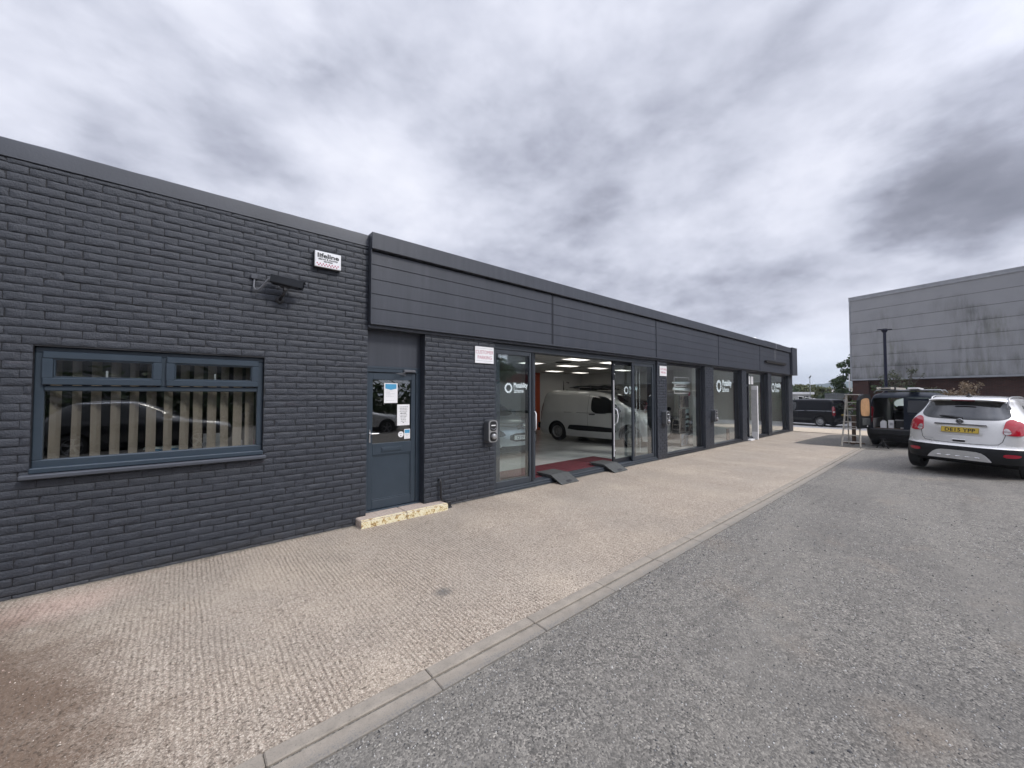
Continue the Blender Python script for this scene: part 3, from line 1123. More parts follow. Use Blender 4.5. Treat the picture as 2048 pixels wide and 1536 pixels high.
mb.lathe([(0, -.0012), (.043, -.0012), (.043, 0), (0, 0)], (2.412, DY, 1.125), 'y', 24)
st = tag(mb.build('round_sticker', M['white']), 'round white sticker low on the office door glass', 'sticker')
mb = MB()
mb.box(2.402, 2.418, DY - .002, DY - .0013, 1.10, 1.112); mb.box(2.39, 2.43, DY - .002, DY - .0013, 1.135, 1.139)
mb.build('lettering', M['ink'], st)

# --- yellow edged step
stp = MB()
for (a, b) in ((1.72, 2.335), (2.34, 2.985)):
    stp.mi = 0
    stp.box(a, b, -.20, .135, -.02, .098, .012)
    stp.mi = 1
    stp.box(a + .002, b - .002, -.2045, -.199, -.01, .088, .002)
    stp.box(a + .006, b - .006, -.196, -.155, .094, .1005, .002)
tag(stp.build('door_step', [M['stepc'], M['yellow']]), 'low concrete step with a worn yellow painted front below the office door', 'step')

# --- conduit by the step
cd = MB()
cd.smooth = True
cd.tube([(2.945, .02, .43), (2.945, -.03, .425), (2.95, -.045, .39), (2.955, -.045, .16), (2.975, -.055, .11), (3.03, -.075, .085)], .016, 10)
cd.smooth = False
cd.box(3.00, 3.085, -.13, -.045, .0, .10, .008)
cd.box(2.99, 3.095, -.14, -.035, .0, .022, .006)
tag(cd.build('drain_pipe', M['black']), 'short black waste pipe bent into a small box beside the yellow step', 'pipe')


# ------------------------------------------------------------------ lettering helpers on glass (faces -Y)
def sun_mark(mb, cx, cz, r, y):
    for k in range(14):
        a = 2 * math.pi * k / 14
        c, s = math.cos(a), math.sin(a)
        pts = []
        for (rr, w) in ((.60, .10), (.78, .15), (.98, .10), (1.02, 0), (.98, -.10), (.78, -.15), (.60, -.10)):
            pts.append((cx + r * (rr * c - w * s), cz + r * (rr * s + w * c)))
        mb.prism(pts, 1, y - .0012, y)


def scheme_mark(parent, x, z, y, s=1.0, sq=.70):
    mb = MB()
    sun_mark(mb, x, z, .105 * s, y)
    put_text(mb, 'Motability', (x + .135 * s, y - .0013, z + .012 * s), (1, 0, 0), (0, 0, 1), .145 * s, bold=.003 * s, sx=sq, extrude=.0006)
    put_text(mb, 'Scheme', (x + .135 * s, y - .0013, z - .098 * s), (1, 0, 0), (0, 0, 1), .135 * s, sx=sq, extrude=.0006)
    return mb.build('lettering', M['sticker'], parent, recalc=False)


# --- sliding doors
GY = .13
sl = MB()
sl.box(4.014, 9.415, GY - .08, GY + .14, 2.50, 2.602, .005)
sl.box(4.014, 9.415, GY - .10, GY + .14, -.01, .085, .006)
sl.box(4.014, 9.415, GY - .125, GY - .101, -.01, .045, .004)
sl.box(4.014, 4.045, GY - .079, GY + .139, .086, 2.499, .003)
sl.box(9.36, 9.415, GY - .079, GY + .139, .086, 2.499, .003)
slide = sl.build('sliding_door', M['alu'], B)


def leaf(nm, x0, x1, y, parent, gl, stile=.055, mat=None, z0=.088, z1=2.497):
    f = MB()
    f.box(x0, x0 + stile, y - .022, y + .022, z0, z1, .004)
    f.box(x1 - stile, x1, y - .022, y + .022, z0, z1, .004)
    f.box(x0 + stile, x1 - stile, y - .0215, y + .0215, z1 - .075, z1, .004)
    f.box(x0 + stile, x1 - stile, y - .0215, y + .0215, z0, z0 + .10, .004)
    o = f.build(nm, mat or M['alu'], parent)
    box('pane', gl, o, x0 + stile, x1 - stile, y - .003, y + .003, z0 + .10, z1 - .075)
    return o


def handle(parent, x, y, z0, z1, bulge):
    mb = MB()
    mb.smooth = True
    mb.tube([(x, y, z0), (x + bulge * .6, y - .05, z0 + .04), (x + bulge, y - .065, (z0 + z1) / 2), (x + bulge * .6, y - .05, z1 - .04), (x, y, z1)], .013, 10)
    return mb.build('handle', M['whiteplastic'], parent)


l1 = leaf('door_leaf', 4.047, 4.93, GY - .045, slide, M['glassdoor'], .05)
l2 = leaf('door_leaf', 4.17, 5.13, GY + .055, slide, M['glassdoor'], .085)
scheme_mark(l1, 4.385, 1.825, GY - .0486, .88, .66)
handle(l2, 5.115, GY + .03, 1.02, 1.38, -.035)
post = MB()
post.box(4.94, 4.985, GY - .07, GY + .12, .086, 2.499, .004)
post.build('post', M['aludark'], slide)
l3 = leaf('door_leaf', 7.66, 8.62, GY + .055, slide, M['glassdoor'], .085, M['aludark'])
l4 = leaf('door_leaf', 8.34, 9.34, GY - .045, slide, M['glassdoor'], .07)
handle(l3, 7.74, GY + .03, 1.02, 1.38, .03)
mb = MB()
mb.box(7.672, 7.69, GY + .012, GY + .032, .25, 2.05)
for z in (.4, 1.0, 1.62, 2.2, 2.42): mb.tube([(7.72, GY + .03, z), (7.72, GY + .018, z)], .014, 8)
mb.build('draught_strip', M['whiteplastic'], l3)
scheme_mark(l3, 8.25, 1.815, GY + .0515, .92)
mb = MB()
for x in (8.62, 8.78, 8.93): mb.box(x, x + .016, GY + .10, GY + .104, .22, 2.40)
mb.build('blind_edge', M['timber'], l4)


# --- shop windows
def shop_window(x0, x1, frame=.075):
    f = MB()
    y0, y1 = .10, .185
    f.box(x0 + .002, x1 - .002, y0 - .06, y1, -.01, .10, .006)
    f.box(x0 + .002, x1 - .002, y0 - .10, y0 - .061, -.01, .05, .004)
    f.box(x0 + .002, x1 - .002, y0, y1, 2.53, 2.604, .005)
    f.box(x0 + .002, x0 + frame, y0, y1, .101, 2.529, .005)
    f.box(x1 - frame, x1 - .002, y0, y1, .101, 2.529, .005)
    o = f.build('shop_window', M['aludark'], B)
    box('pane', M['glass'], o, x0 + frame, x1 - frame, .139, .145, .101, 2.529)
    return o


w2 = shop_window(9.927, 12.318)
w3 = shop_window(12.957, 15.438)
w4 = shop_window(15.902, 18.348)
w5 = shop_window(18.802, 21.268)
scheme_mark(w3, 13.72, 2.0, .1385, 2.0)
scheme_mark(w5, 19.50, 2.02, .1385, 2.0)
mb = MB()
mb.box(16.34, 16.43, .10, .185, .101, 2.529, .004)
mb.box(15.978, 16.339, .101, .186, 2.03, 2.10, .003)
mb.box(16.06, 16.12, .06, .16, .85, 1.12, .01)
mb.build('mullion', M['aludark'], w4)
mb = MB()
mb.box(15.98, 16.10, .098, .15, .12, 2.02, .004)
mb.build('door_stile', M['aludark'], w4)

nb = thing('leaning_board', 'tall narrow white board standing upright across the far doorway', 'board')
mb = MB(); mb.box(16.60, 16.68, -.13, .085, .004, 2.05, .006); mb.build('panel', M['white'], nb)
mb = MB(); mb.box(16.596, 16.60, -.12, .07, .3, 1.9, .001); mb.build('seal', M['timber'], nb)
tag(box('door_step', M['white'], None, 15.93, 16.33, -.10, .035, .0, .055, .008), 'small white threshold step at the far doorway', 'step')
for i, (a, b, lab) in enumerate(((15.99, 16.18, 'leftmost of three white notices at the top of the far doorway glass'), (16.50, 16.70, 'middle of three white notices at the top of the far doorway glass'), (16.80, 17.02, 'rightmost of three white notices at the top of the far doorway glass'))):
    notice('notice_sheet', lab, a, b, 2.12, 2.42, .1375, [(.8, .2, .8, .008), (.6, .2, .8, .006), (.5, .2, .7, .006), (.4, .2, .8, .006), (.2, .3, .7, .006)])['group'] = 'notices over the far doorway'


# ------------------------------------------------------------------ things fixed to the wall
o = thing('alarm_box', 'white burglar alarm box with black lettering high on the painted brick wall', 'alarm box', (1.325, -.001, 3.375))
mb = MB(); mb.box(-.158, .158, -.05, .0, -.102, .102, .006); mb.build('backplate', M['black'], o)
mb = MB(); mb.box(-.152, .152, -.072, -.0505, -.097, .097, .006); mb.build('cover', M['whiteplastic'], o)
mb = MB()
put_text(mb, 'lifeline', (0, -.0735, .022), (1, 0, 0), (0, 0, 1), .074, bold=.0022, sx=1.32, align='CENTER', extrude=.0005)
put_text(mb, 'alarms & security', (0, -.0735, -.006), (1, 0, 0), (0, 0, 1), .029, bold=.0008, sx=1.1, align='CENTER', extrude=.0005)
put_text(mb, 'services', (0, -.0735, -.031), (1, 0, 0), (0, 0, 1), .029, bold=.0008, sx=1.1, align='CENTER', extrude=.0005)
mb.build('lettering', M['ink'], o, recalc=False)
mb = MB()
for r in range(2):
    for k in range(8 - r):
        x = -.125 + k * .0345 + r * .0172
        mb.box(x - .0075, x + .0075, -.0735, -.0725, -.062 - r * .019, -.047 - r * .019)
mb.build('chequers', M['red'], o)

o = thing('security_camera', 'small black box security camera on an angled wall bracket over the office window', 'camera', (.82, 0, 2.83))
mb = MB()
mb.lathe([(0, 0), (.045, 0), (.045, -.016), (.024, -.024), (0, -.024)], (.0, 0, -.02), 'y', 18)
mb.smooth = True
mb.tube([(.0, -.02, -.02), (.012, -.11, .015), (.03, -.15, .065)], .016, 10)
mb.smooth = False
mb.box(.01, .05, -.175, -.125, .06, .10, .005)
mb.box(-.02, .085, -.18, -.12, .10, .108, .003)
mb.build('bracket', M['black'], o)
hs = MB()
hs.box(-.155, .125, -.048, .048, -.045, .040, .008)
h = hs.build('housing', M['cctv'], o)
h.location = (.045, -.15, .158)
h.rotation_euler = (0, R(9), R(-16))
sh = MB()
sh.box(-.158, .185, -.056, .056, .0412, .048, .003)
sh.box(-.158, .17, -.0565, -.051, -.035, .041, .002)
sh.box(-.158, .17, .051, .0565, -.035, .041, .002)
sh.build('sun_hood', M['cctv'], h)
mb = MB(); mb.box(.1255, .128, -.036, .036, -.034, .030, .002); mb.build('lens_window', M['carglass'], h)
mb = MB()
mb.box(-.285, -.225, -.035, -.001, .175, .225, .005)
mb.build('junction_box', M['parapet'], o)
mb = MB(); mb.smooth = True
mb.tube([(-.25, -.018, .175), (-.255, -.025, .13), (-.26, -.04, .08), (-.245, -.06, .045), (-.215, -.08, .05), (-.175, -.11, .105), (-.14, -.13, .165), (-.115, -.14, .18), (-.10, -.145, .182)], .009, 8)
mb.build('flexible_conduit', M['conduit'], o)


def park_sign(label, x, z, w, h):
    o = thing('parking_sign', label, 'sign', (x, -.010, z), 0, 'customer parking signs')
    mb = MB(); mb.box(-w / 2, w / 2, -.006, .0, -h / 2, h / 2, .002); mb.build('panel', M['white'], o)
    mb = MB()
    put_text(mb, 'CUSTOMER', (0, -.0072, .018 * h / .27), (1, 0, 0), (0, 0, 1), .082 * h / .27, bold=-.0008, sx=.84 * w / .38, align='CENTER', extrude=.0006)
    put_text(mb, 'PARKING', (.005, -.0072, -.068 * h / .27), (1, 0, 0), (0, 0, 1), .082 * h / .27, bold=-.0008, sx=.84 * w / .38, align='CENTER', extrude=.0006)
    mb.build('lettering', M['red'], o, recalc=False)
    mb = MB()
    for z2 in (.105, -.098): mb.box(-w * .44, w * .44, -.0072, -.0062, z2 * h / .27, z2 * h / .27 + .004)
    mb.build('rule', M['grey_ink'], o)
    return o


park_sign('white customer parking sign on the broad brick pier beside the sliding doors', 3.785, 2.365, .385, .275)
park_sign('smaller white customer parking sign on the narrow pier right of the sliding doors', 9.70, 2.34, .37, .265)


def charger(label, x, z, s=1.0, first=None):
    if first: return dup(first, label, (x, 0, z))
    o = thing('vehicle_charger', label, 'charger', (x, 0, z), 0, 'wall chargers on the piers')
    def rr(w, h, r, n=6, top=0):
        pts = []
        for (cx, cz, a0) in ((w - r, h - r, 0), (-w + r, h - r, 90), (-w + r, -h + r, 180), (w - r, -h + r, 270)):
            for k in range(n + 1):
                a = R(a0 + 90 * k / n)
                pts.append((cx + r * math.cos(a), cz + r * math.sin(a)))
        return pts
    mb = MB()
    mb.prism(rr(.100, .190, .05), 1, -.09, .0)
    mb.prism(rr(.097, .187, .05), 1, -.118, -.0901)
    mb.build('body', M['chargergrey'], o, sharp=40)
    mb = MB()
    out = rr(.090, .180, .055)
    n = len(out)
    mb.prism(out, 1, -.126, -.1185)
    mb.build('bezel', M['chargersilver'], o)
    for zc, hh in ((.086, .079), (-.088, .077)):
        mb = MB()
        q = [(a, b + zc) for a, b in rr(.068, hh, .046)]
        mb.prism(q, 1, -.1285, -.1262)
        mb.build('recess', M['black'], o)
    mb = MB(); mb.box(-.045, .045, -.134, -.129, .088, .106, .003); mb.build('indicator', M['whiteplastic'], o)
    mb = MB(); mb.smooth = True
    mb.tube([(-.05, -.130, .052), (-.03, -.14, .036), (0, -.144, .03), (.03, -.14, .036), (.05, -.13, .052)], .008, 6)
    mb.build('trim', M['conduit'], o)
    mb = MB(); mb.smooth = True
    mb.lathe([(0, -.168), (.035, -.167), (.045, -.158), (.047, -.129), (0, -.129)], (.005, 0, -.085), 'y', 20)
    mb.build('socket', M['chargersilver'], o, sharp=50)
    return o


ch = charger('grey and silver wall charger on the broad pier left of the sliding doors', 3.885, 1.10)
charger('wall charger on the narrow pier right of the sliding doors', 9.73, 1.09, first=ch)
charger('wall charger on the pier between the two tall shop windows', 12.83, 1.04, first=ch)
mb = MB()
mb.prism([(10.36, .99), (10.42, 1.13), (10.50, 1.10), (10.60, 1.0), (10.68, .86), (10.36, .845)], 1, .34, .40)
tag(mb.build('white_cover', M['white']), 'small white curved cover seen through glass just right of the narrow pier charger', 'cover')

# ------------------------------------------------------------------ ramps and red mat
def ramp(label, x0, x1, first=None):
    o = thing('threshold_ramp', label, 'ramp', (x0, 0, 0), 0, 'portable ramps at the sliding doors')
    w = x1 - x0
    prof = [(-.245, .004), (-.245, .018), (.035, .150), (.44, .150), (.44, .138), (.30, .095), (.05, .090), (.0, .115), (-.02, .094)]
    mb = MB()
    mb.prism(prof, 0, 0, w)
    dk = mb.build('deck', M['rubber'], o)
    mb = MB()
    mb.box(w * .40, w * .66, -.03, .03, -.0025, .0015, .0)
    hh = mb.build('hand_hole', M['ink'], o)
    hh.location = (0, -.195, .0435)
    hh.rotation_euler = (R(25.2), 0, 0)
    mb = MB()
    for k in range(15):
        y = .055 + k * .025
        mb.box(.01, w - .01, y, y + .008, .1495, .1525)
    mb.build('ribs', M['rubber'], o)
    return o


ramp('nearer black rubber ramp bridging the sliding door track', 5.42, 5.92)
ramp('farther black rubber ramp bridging the sliding door track', 7.12, 7.62)
for (a, b, lab) in ((4.62, 6.32, 'dark red mat half behind the fixed glass at the sliding doors'), (6.33, 8.22, 'brighter red mat in the middle of the open sliding doorway')):
    o = tag(box('entrance_mat', M['mat'], None, a, b, .27, 1.17, .0785, .088, .003), lab, 'mat')
    o['group'] = 'red entrance mats'

# ------------------------------------------------------------------ ceiling lights
def clight(label, x, y, first=None):
    if first: return dup(first, label, (x, y, 2.735))
    o = thing('ceiling_light', label, 'ceiling light', (x, y, 2.735), 0, 'square ceiling lights')
    mb = MB()
    for q in ((-.42, .42, -.25, -.22), (-.42, .42, .22, .25), (-.42, -.39, -.2195, .2195), (.39, .42, -.2195, .2195)): mb.box(*q, -.012, -.0005)
    mb.build('frame', M['white'], o)
    box('diffuser', M['light'], o, -.39, .39, -.22, .22, -.008, -.001)
    return o


L = clight('largest bright ceiling light nearest the sliding doorway', 8.62, 2.07)
for x, y, lab in ((10.42, 2.12, 'ceiling light at the upper right of the open doorway'), (10.31, 3.88, 'ceiling light just behind the largest one'), (12.1, 3.92, 'ceiling light between the far corner and the upper right one'), (12.2, 6.3, 'small ceiling light above the rear of the white van'),
                  (13.95, 6.3, 'smallest ceiling light nearest the far corner'), (8.5, 3.85, 'ceiling light cut off by the left door leaf'), (11.5, 1.9, 'ceiling light seen at the top left of the first shop window'), (13.9, 4.0, 'ceiling light beyond the right door leaf')):
    clight(lab, x, y, L)
mb = MB(); mb.lathe([(0, -.02), (.22, -.02), (.26, -.004), (.26, 0), (0, 0)], (9.05, 2.95, 2.734), 'z', 24)
tag(mb.build('ceiling_vent', M['darkgap']), 'dark round vent in the showroom ceiling behind the largest light', 'vent')

# ------------------------------------------------------------------ window displays
o = thing('window_poster', 'white outlined poster hung behind the first shop window', 'poster')
mb = MB()
y = .5
for q in ((11.32, 12.32, 2.235, 2.26), (11.32, 12.32, 1.745, 1.77), (11.32, 11.345, 1.77, 2.235), (12.295, 12.32, 1.77, 2.235)): mb.box(q[0], q[1], y, y + .006, q[2], q[3])
mb.build('outline', M['white'], o)
mb = MB()
mb.prism([(11.25, 2.06), (12.40, 2.03), (12.40, 2.13), (11.25, 2.10)], 1, y + .02, y + .026)
mb.prism([(11.28, 1.86), (12.40, 1.83), (12.40, 1.92), (11.28, 1.93)], 1, y + .02, y + .026)
mb.build('stripe', M['sticker'], o)
mb = MB(); mb.box(11.42, 12.20, y + .027, y + .031, 1.955, 2.03); mb.build('caption', M['white'], o)
mb = MB()
x = 11.47
while x < 12.14:
    l = random.uniform(.02, .07); mb.box(x, x + l, y + .0255, y + .0268, 1.975, 2.01); x += l + .014
mb.build('lettering', M['ink'], o)
mb = MB(); mb.box(12.27, 12.41, y + .01, y + .016, 1.68, 1.80); mb.build('red_corner', M['red'], o)


def board(label, x0, x1, z0, z1, y, m, extra=None):
    o = thing('display_board', label, 'display board')
    mb = MB(); mb.box(x0, x1, y, y + .03, z0, z1, .003); mb.build('frame', M['display'], o)
    w = .025
    mb = MB(); mb.box(x0 + w, x1 - w, y - .003, y - .0005, z0 + w, z1 - w); mb.build('print', m, o)
    if extra:
        mb = MB(); extra(mb, x0, x1, z0, z1, y - .0035); mb.build('picture', M['ink'], o)
    return o


def carpics(mb, x0, x1, z0, z1, y):
    for k in range(3):
        zc = z0 + (z1 - z0) * (.30 + .20 * k)
        xc = (x0 + x1) / 2
        mb.prism([(xc - .13, zc), (xc + .13, zc), (xc + .13, zc + .04), (xc + .07, zc + .085), (xc - .07, zc + .085), (xc - .13, zc + .04)], 1, y - .001, y)
    mb.box(x0 + .03, x1 - .03, y - .001, y, z0 + .03, z0 + .19)


def bars(mb, x0, x1, z0, z1, y):
    r = random.Random(4)
    for k in range(9):
        x, z = r.uniform(x0 + .05, x1 - .15), r.uniform(z0 + .05, z1 - .1)
        mb.prism([(x, z), (x + r.uniform(.05, .1), z + .01), (x + r.uniform(.03, .12), z + r.uniform(.04, .1))], 1, y - .001, y)


board('dark framed picture board under the white outlined poster', 11.80, 12.38, 1.30, 1.68, .55, M['poster'], bars)
board('tall brown picture board in the middle of the first shop window display', 11.76, 12.12, .52, 1.27, .56, M['poster'], bars)
board('pale board with three dark car pictures in the first shop window', 12.13, 12.41, .50, 1.27, .55, M['paleposter'], carpics)
board('low blue grey picture board standing on the floor behind the first shop window', 11.80, 12.32, .09, .49, .54, M['posterblue'], bars)
for (x, lab) in ((14.98, 'small brown framed photo propped low in the window right of the first shop window'),):
    o = thing('photo_frame', lab, 'photo frame')
    mb = MB(); mb.box(14.80, 15.02, .30, .33, .08, .48, .004); mb.build('frame', M['brown'], o)
    mb = MB(); mb.box(14.83, 14.99, .296, .299, .12, .44); mb.build('print', M['poster'], o)
mb = MB(); mb.box(15.482, 15.499, .70, .78, 1.36, 1.46, .004)
tag(mb.build('light_switch', M['white']), 'small white switch on the pale wall behind the window with the first logo', 'switch')
mb = MB(); mb.box(21.582, 21.599, .70, .78, 1.36, 1.46, .004)
tag(mb.build('light_switch', M['white']), 'small white switch on the pale wall behind the last window', 'switch')
mb = MB(); mb.box(19.1, 19.75, .9, 1.5, .08, 1.85, .01)
tag(mb.build('cabinet', M['palewall']), 'tall white cabinet standing behind the left part of the last window', 'cabinet')


# ------------------------------------------------------------------ vehicles
def pch(tab, z):
    if z <= tab[0][0]: return tab[0][1]
    if z >= tab[-1][0]: return tab[-1][1]
    n = len(tab)
    d = [(tab[i + 1][1] - tab[i][1]) / (tab[i + 1][0] - tab[i][0]) for i in range(n - 1)]
    def slope(i):
        if i == 0: return d[0]
        if i == n - 1: return d[-1]
        if d[i - 1] * d[i] <= 0: return 0
        return 2 * d[i - 1] * d[i] / (d[i - 1] + d[i])
    for i in range(n - 1):
        if z <= tab[i + 1][0]:
            h = tab[i + 1][0] - tab[i][0]
            t = (z - tab[i][0]) / h
            m0, m1 = slope(i) * h, slope(i + 1) * h
            return ((2 * t ** 3 - 3 * t ** 2 + 1) * tab[i][1] + (t ** 3 - 2 * t ** 2 + t) * m0 + (-2 * t ** 3 + 3 * t ** 2) * tab[i + 1][1] + (t ** 3 - t ** 2) * m1)


def ring(S, z, inset=0.0):
    xr, xf, w = pch(S['xr'], z), pch(S['xf'], z), pch(S['w'], z) - inset
    Lr = min(S.get('Lr', .55), (xf - xr) * .3)
    Lf = min(S.get('Lf', .9), (xf - xr) * .35)
    nr, nf = S.get('nr', 3.2), S.get('nf', 2.6)
    half = []
    for k in range(23):
        a = math.pi / 2 * k / 22
        half.append((xr + Lr - Lr * math.cos(a) ** (2 / nr), w * math.sin(a) ** (2 / nr)))
    N = 14
    for k in range(1, N):
        half.append((xr + Lr + (xf - Lf - xr - Lr) * k / N, w))
    for k in range(12, -1, -1):
        a = math.pi / 2 * k / 12
        half.append((xf - Lf + Lf * max(0, math.cos(a)) ** (2 / nf), w * math.sin(a) ** (2 / nf)))
    pts = [(x, y, z) for x, y in half] + [(x, -y, z) for x, y in half[-2:0:-1]]
    wz = S.get('warp')
    if wz: pts = [(x, y, z2 + wz(x, z2)) for x, y, z2 in pts]
    return pts


def loft(S, zs, name, mats, parent):
    mb = MB()
    mb.smooth = True
    rings = [ring(S, z) for z in zs]
    n = len(rings[0])
    vs = [p for r in rings for p in r]
    fs = [(i * n + k, i * n + (k + 1) % n, (i + 1) * n + (k + 1) % n, (i + 1) * n + k) for i in range(len(zs) - 1) for k in range(n)]
    for i in (0, len(zs) - 1):      # caps as strips across the car
        h = n // 2
        for k in range(h):
            a, b = i * n + k, i * n + k + 1
            c, d = i * n + (n - k - 1) % n, i * n + (n - k) % n
            q = [a, b, c] if k == 0 else ([a, b, d] if b == c else [a, b, c, d])
            q = list(dict.fromkeys(q))
            if len(q) > 2: fs.append(q)
    mb.add(vs, fs)
    return mb.build(name, mats, parent, sharp=45)


def cyl_cutter(c, r, y0, y1, m):
    mb = MB()
    n = 40
    pts = [(c[0] + r * math.cos(2 * math.pi * k / n), c[1] + r * math.sin(2 * math.pi * k / n)) for k in range(n)]
    mb.prism(pts, 1, y0, y1)
    return mb.build('cutter', m)


def cut(ob, cutters):
    par = ob.parent
    ob.parent = None
    ms = []
    for c in cutters:
        m = ob.modifiers.new('cut', 'BOOLEAN')
        m.operation = 'DIFFERENCE'
        m.solver = 'EXACT'
        m.object = c
        try: m.material_mode = 'TRANSFER'
        except Exception: pass
    bpy.context.view_layer.update()
    dg = bpy.context.evaluated_depsgraph_get()
    me = bpy.data.meshes.new_from_object(ob.evaluated_get(dg))
    ob.modifiers.clear()
    ob.data = me
    me.set_sharp_from_angle(angle=R(40))
    ob.parent = par


def drop(obs):
    for c in obs: bpy.data.objects.remove(c)


def bvh_of(obs):
    vs, ps = [], []
    for o in obs:
        b = len(vs)
        vs += [v.co.copy() for v in o.data.vertices]
        ps += [[b + i for i in p.vertices] for p in o.data.polygons]
    return BVHTree.FromPolygons(vs, ps)


def chaikin(pts, n=2):
    for _ in range(n):
        q = []
        for i in range(len(pts)):
            a, b = pts[i], pts[(i + 1) % len(pts)]
            q.append((a[0] * .75 + b[0] * .25, a[1] * .75 + b[1] * .25))
            q.append((a[0] * .25 + b[0] * .75, a[1] * .25 + b[1] * .75))
        pts = q
    return pts


REAR = ((1, 0, 0), (0, 1, 0))
FRONT = ((-1, 0, 0), (0, 1, 0))
LEFT = ((0, -1, 0), (1, 0, 0))
RIGHT = ((0, 1, 0), (1, 0, 0))


def diag(deg, side):
    """looking forward-and-inward from the rear corner; side +1 left, -1 right"""
    a = R(deg)
    d = Vector((math.cos(a), -side * math.sin(a), 0))
    s = Vector((math.sin(a) * side, math.cos(a), 0))
    return (d, s)


def project(bvh, fr, s, z, off):
    d, sa = Vector(fr[0]), Vector(fr[1])
    o = sa * s + Vector((0, 0, z)) - d * 8
    for dz in (0, .004, -.004):
        h = bvh.ray_cast(o + Vector((0, 0, dz)), d)
        if h[0] is not None: break
    if h[0] is None:
        h = bvh.find_nearest(sa * s + Vector((0, 0, z)) + d * 1.0)
    p, n = h[0], h[1]
    if n.dot(d) > 0: n = -n
    return p + n * off


def patch(bvh, fr, outline, name, m, parent, off=.004, step=.045, smooth=2, skirt=True):
    pts = chaikin(outline, smooth) if smooth else outline
    dense = []
    for i in range(len(pts)):
        a, b = pts[i], pts[(i + 1) % len(pts)]
        L_ = math.hypot(b[0] - a[0], b[1] - a[1])
        k = max(1, int(L_ / step))
        for j in range(k): dense.append((a[0] + (b[0] - a[0]) * j / k, a[1] + (b[1] - a[1]) * j / k))
    nb_ = len(dense)
    xs = [p[0] for p in dense]
    zs = [p[1] for p in dense]
    inner = []
    x = min(xs) + step * .5
    while x < max(xs):
        z = min(zs) + step * .5
        while z < max(zs):
            inner.append((x, z))
            z += step
        x += step
    co = [Vector(p) for p in dense + inner]
    ed = [(i, (i + 1) % nb_) for i in range(nb_)]
    r = geometry.delaunay_2d_cdt(co, ed, [], 1, 1e-5)
    v2, fs = r[0], r[2]
    vs = [project(bvh, fr, v.x, v.y, off) for v in v2]
    dd, ss = Vector(fr[0]), Vector(fr[1])
    miss = [bvh.ray_cast(ss * v.x + Vector((0, 0, v.y)) - dd * 8, dd)[0] is None for v in v2]
    mb = MB()
    mb.smooth = True
    fs = [list(f) for f in fs if not any(miss[i] for i in f)]
    if any(miss):
        par_ = list(range(len(vs)))
        def find(i):
            while par_[i] != i: i = par_[i]
            return i
        for f in fs:
            for i in f[1:]: par_[find(i)] = find(f[0])
        groups = {}
        for f in fs: groups.setdefault(find(f[0]), []).append(f)
        fs = max(groups.values(), key=len)
    if skirt:
        cnt = {}
        for f in fs:
            for i in range(len(f)):
                e = (f[i], f[(i + 1) % len(f)])
                cnt[tuple(sorted(e))] = cnt.get(tuple(sorted(e)), []) + [e]
        low = {}
        for k, es in cnt.items():
            if len(es) == 1:
                a, b = es[0]
                for q in (a, b):
                    if q not in low:
                        low[q] = len(vs)
                        vs.append(project(bvh, fr, v2[q].x, v2[q].y, -.012))
                fs.append([b, a, low[a], low[b]])
    used = sorted({i for f in fs for i in f})
    idx = {q: i for i, q in enumerate(used)}
    mb.add([vs[i] for i in used], [[idx[i] for i in f] for f in fs])
    return mb.build(name, m, parent, sharp=40)


def seam(bvh, fr, path, name, m, parent, w=.007, off=.0025, step=.05, closed=False, smooth=0):
    if smooth: path = chaikin(path, smooth)
    if closed: path = list(path) + [path[0]]
    dense = []
    for i in range(len(path) - 1):
        a, b = path[i], path[i + 1]
        L_ = math.hypot(b[0] - a[0], b[1] - a[1])
        k = max(1, int(L_ / step))
        for j in range(k): dense.append(Vector((a[0] + (b[0] - a[0]) * j / k, a[1] + (b[1] - a[1]) * j / k)))
    dense.append(Vector(path[-1]))
    vs, fs = [], []
    for i, p in enumerate(dense):
        t = (dense[min(i + 1, len(dense) - 1)] - dense[max(0, i - 1)])
        if t.length < 1e-6: t = Vector((1, 0))
        t.normalize()
        nn = Vector((-t.y, t.x)) * w / 2
        vs.append(project(bvh, fr, p.x + nn.x, p.y + nn.y, off))
        vs.append(project(bvh, fr, p.x - nn.x, p.y - nn.y, off))
    for i in range(len(dense) - 1): fs.append((2 * i, 2 * i + 1, 2 * i + 3, 2 * i + 2))
    mb = MB()
    mb.add(vs, fs)
    return mb.build(name, m, parent, recalc=False)


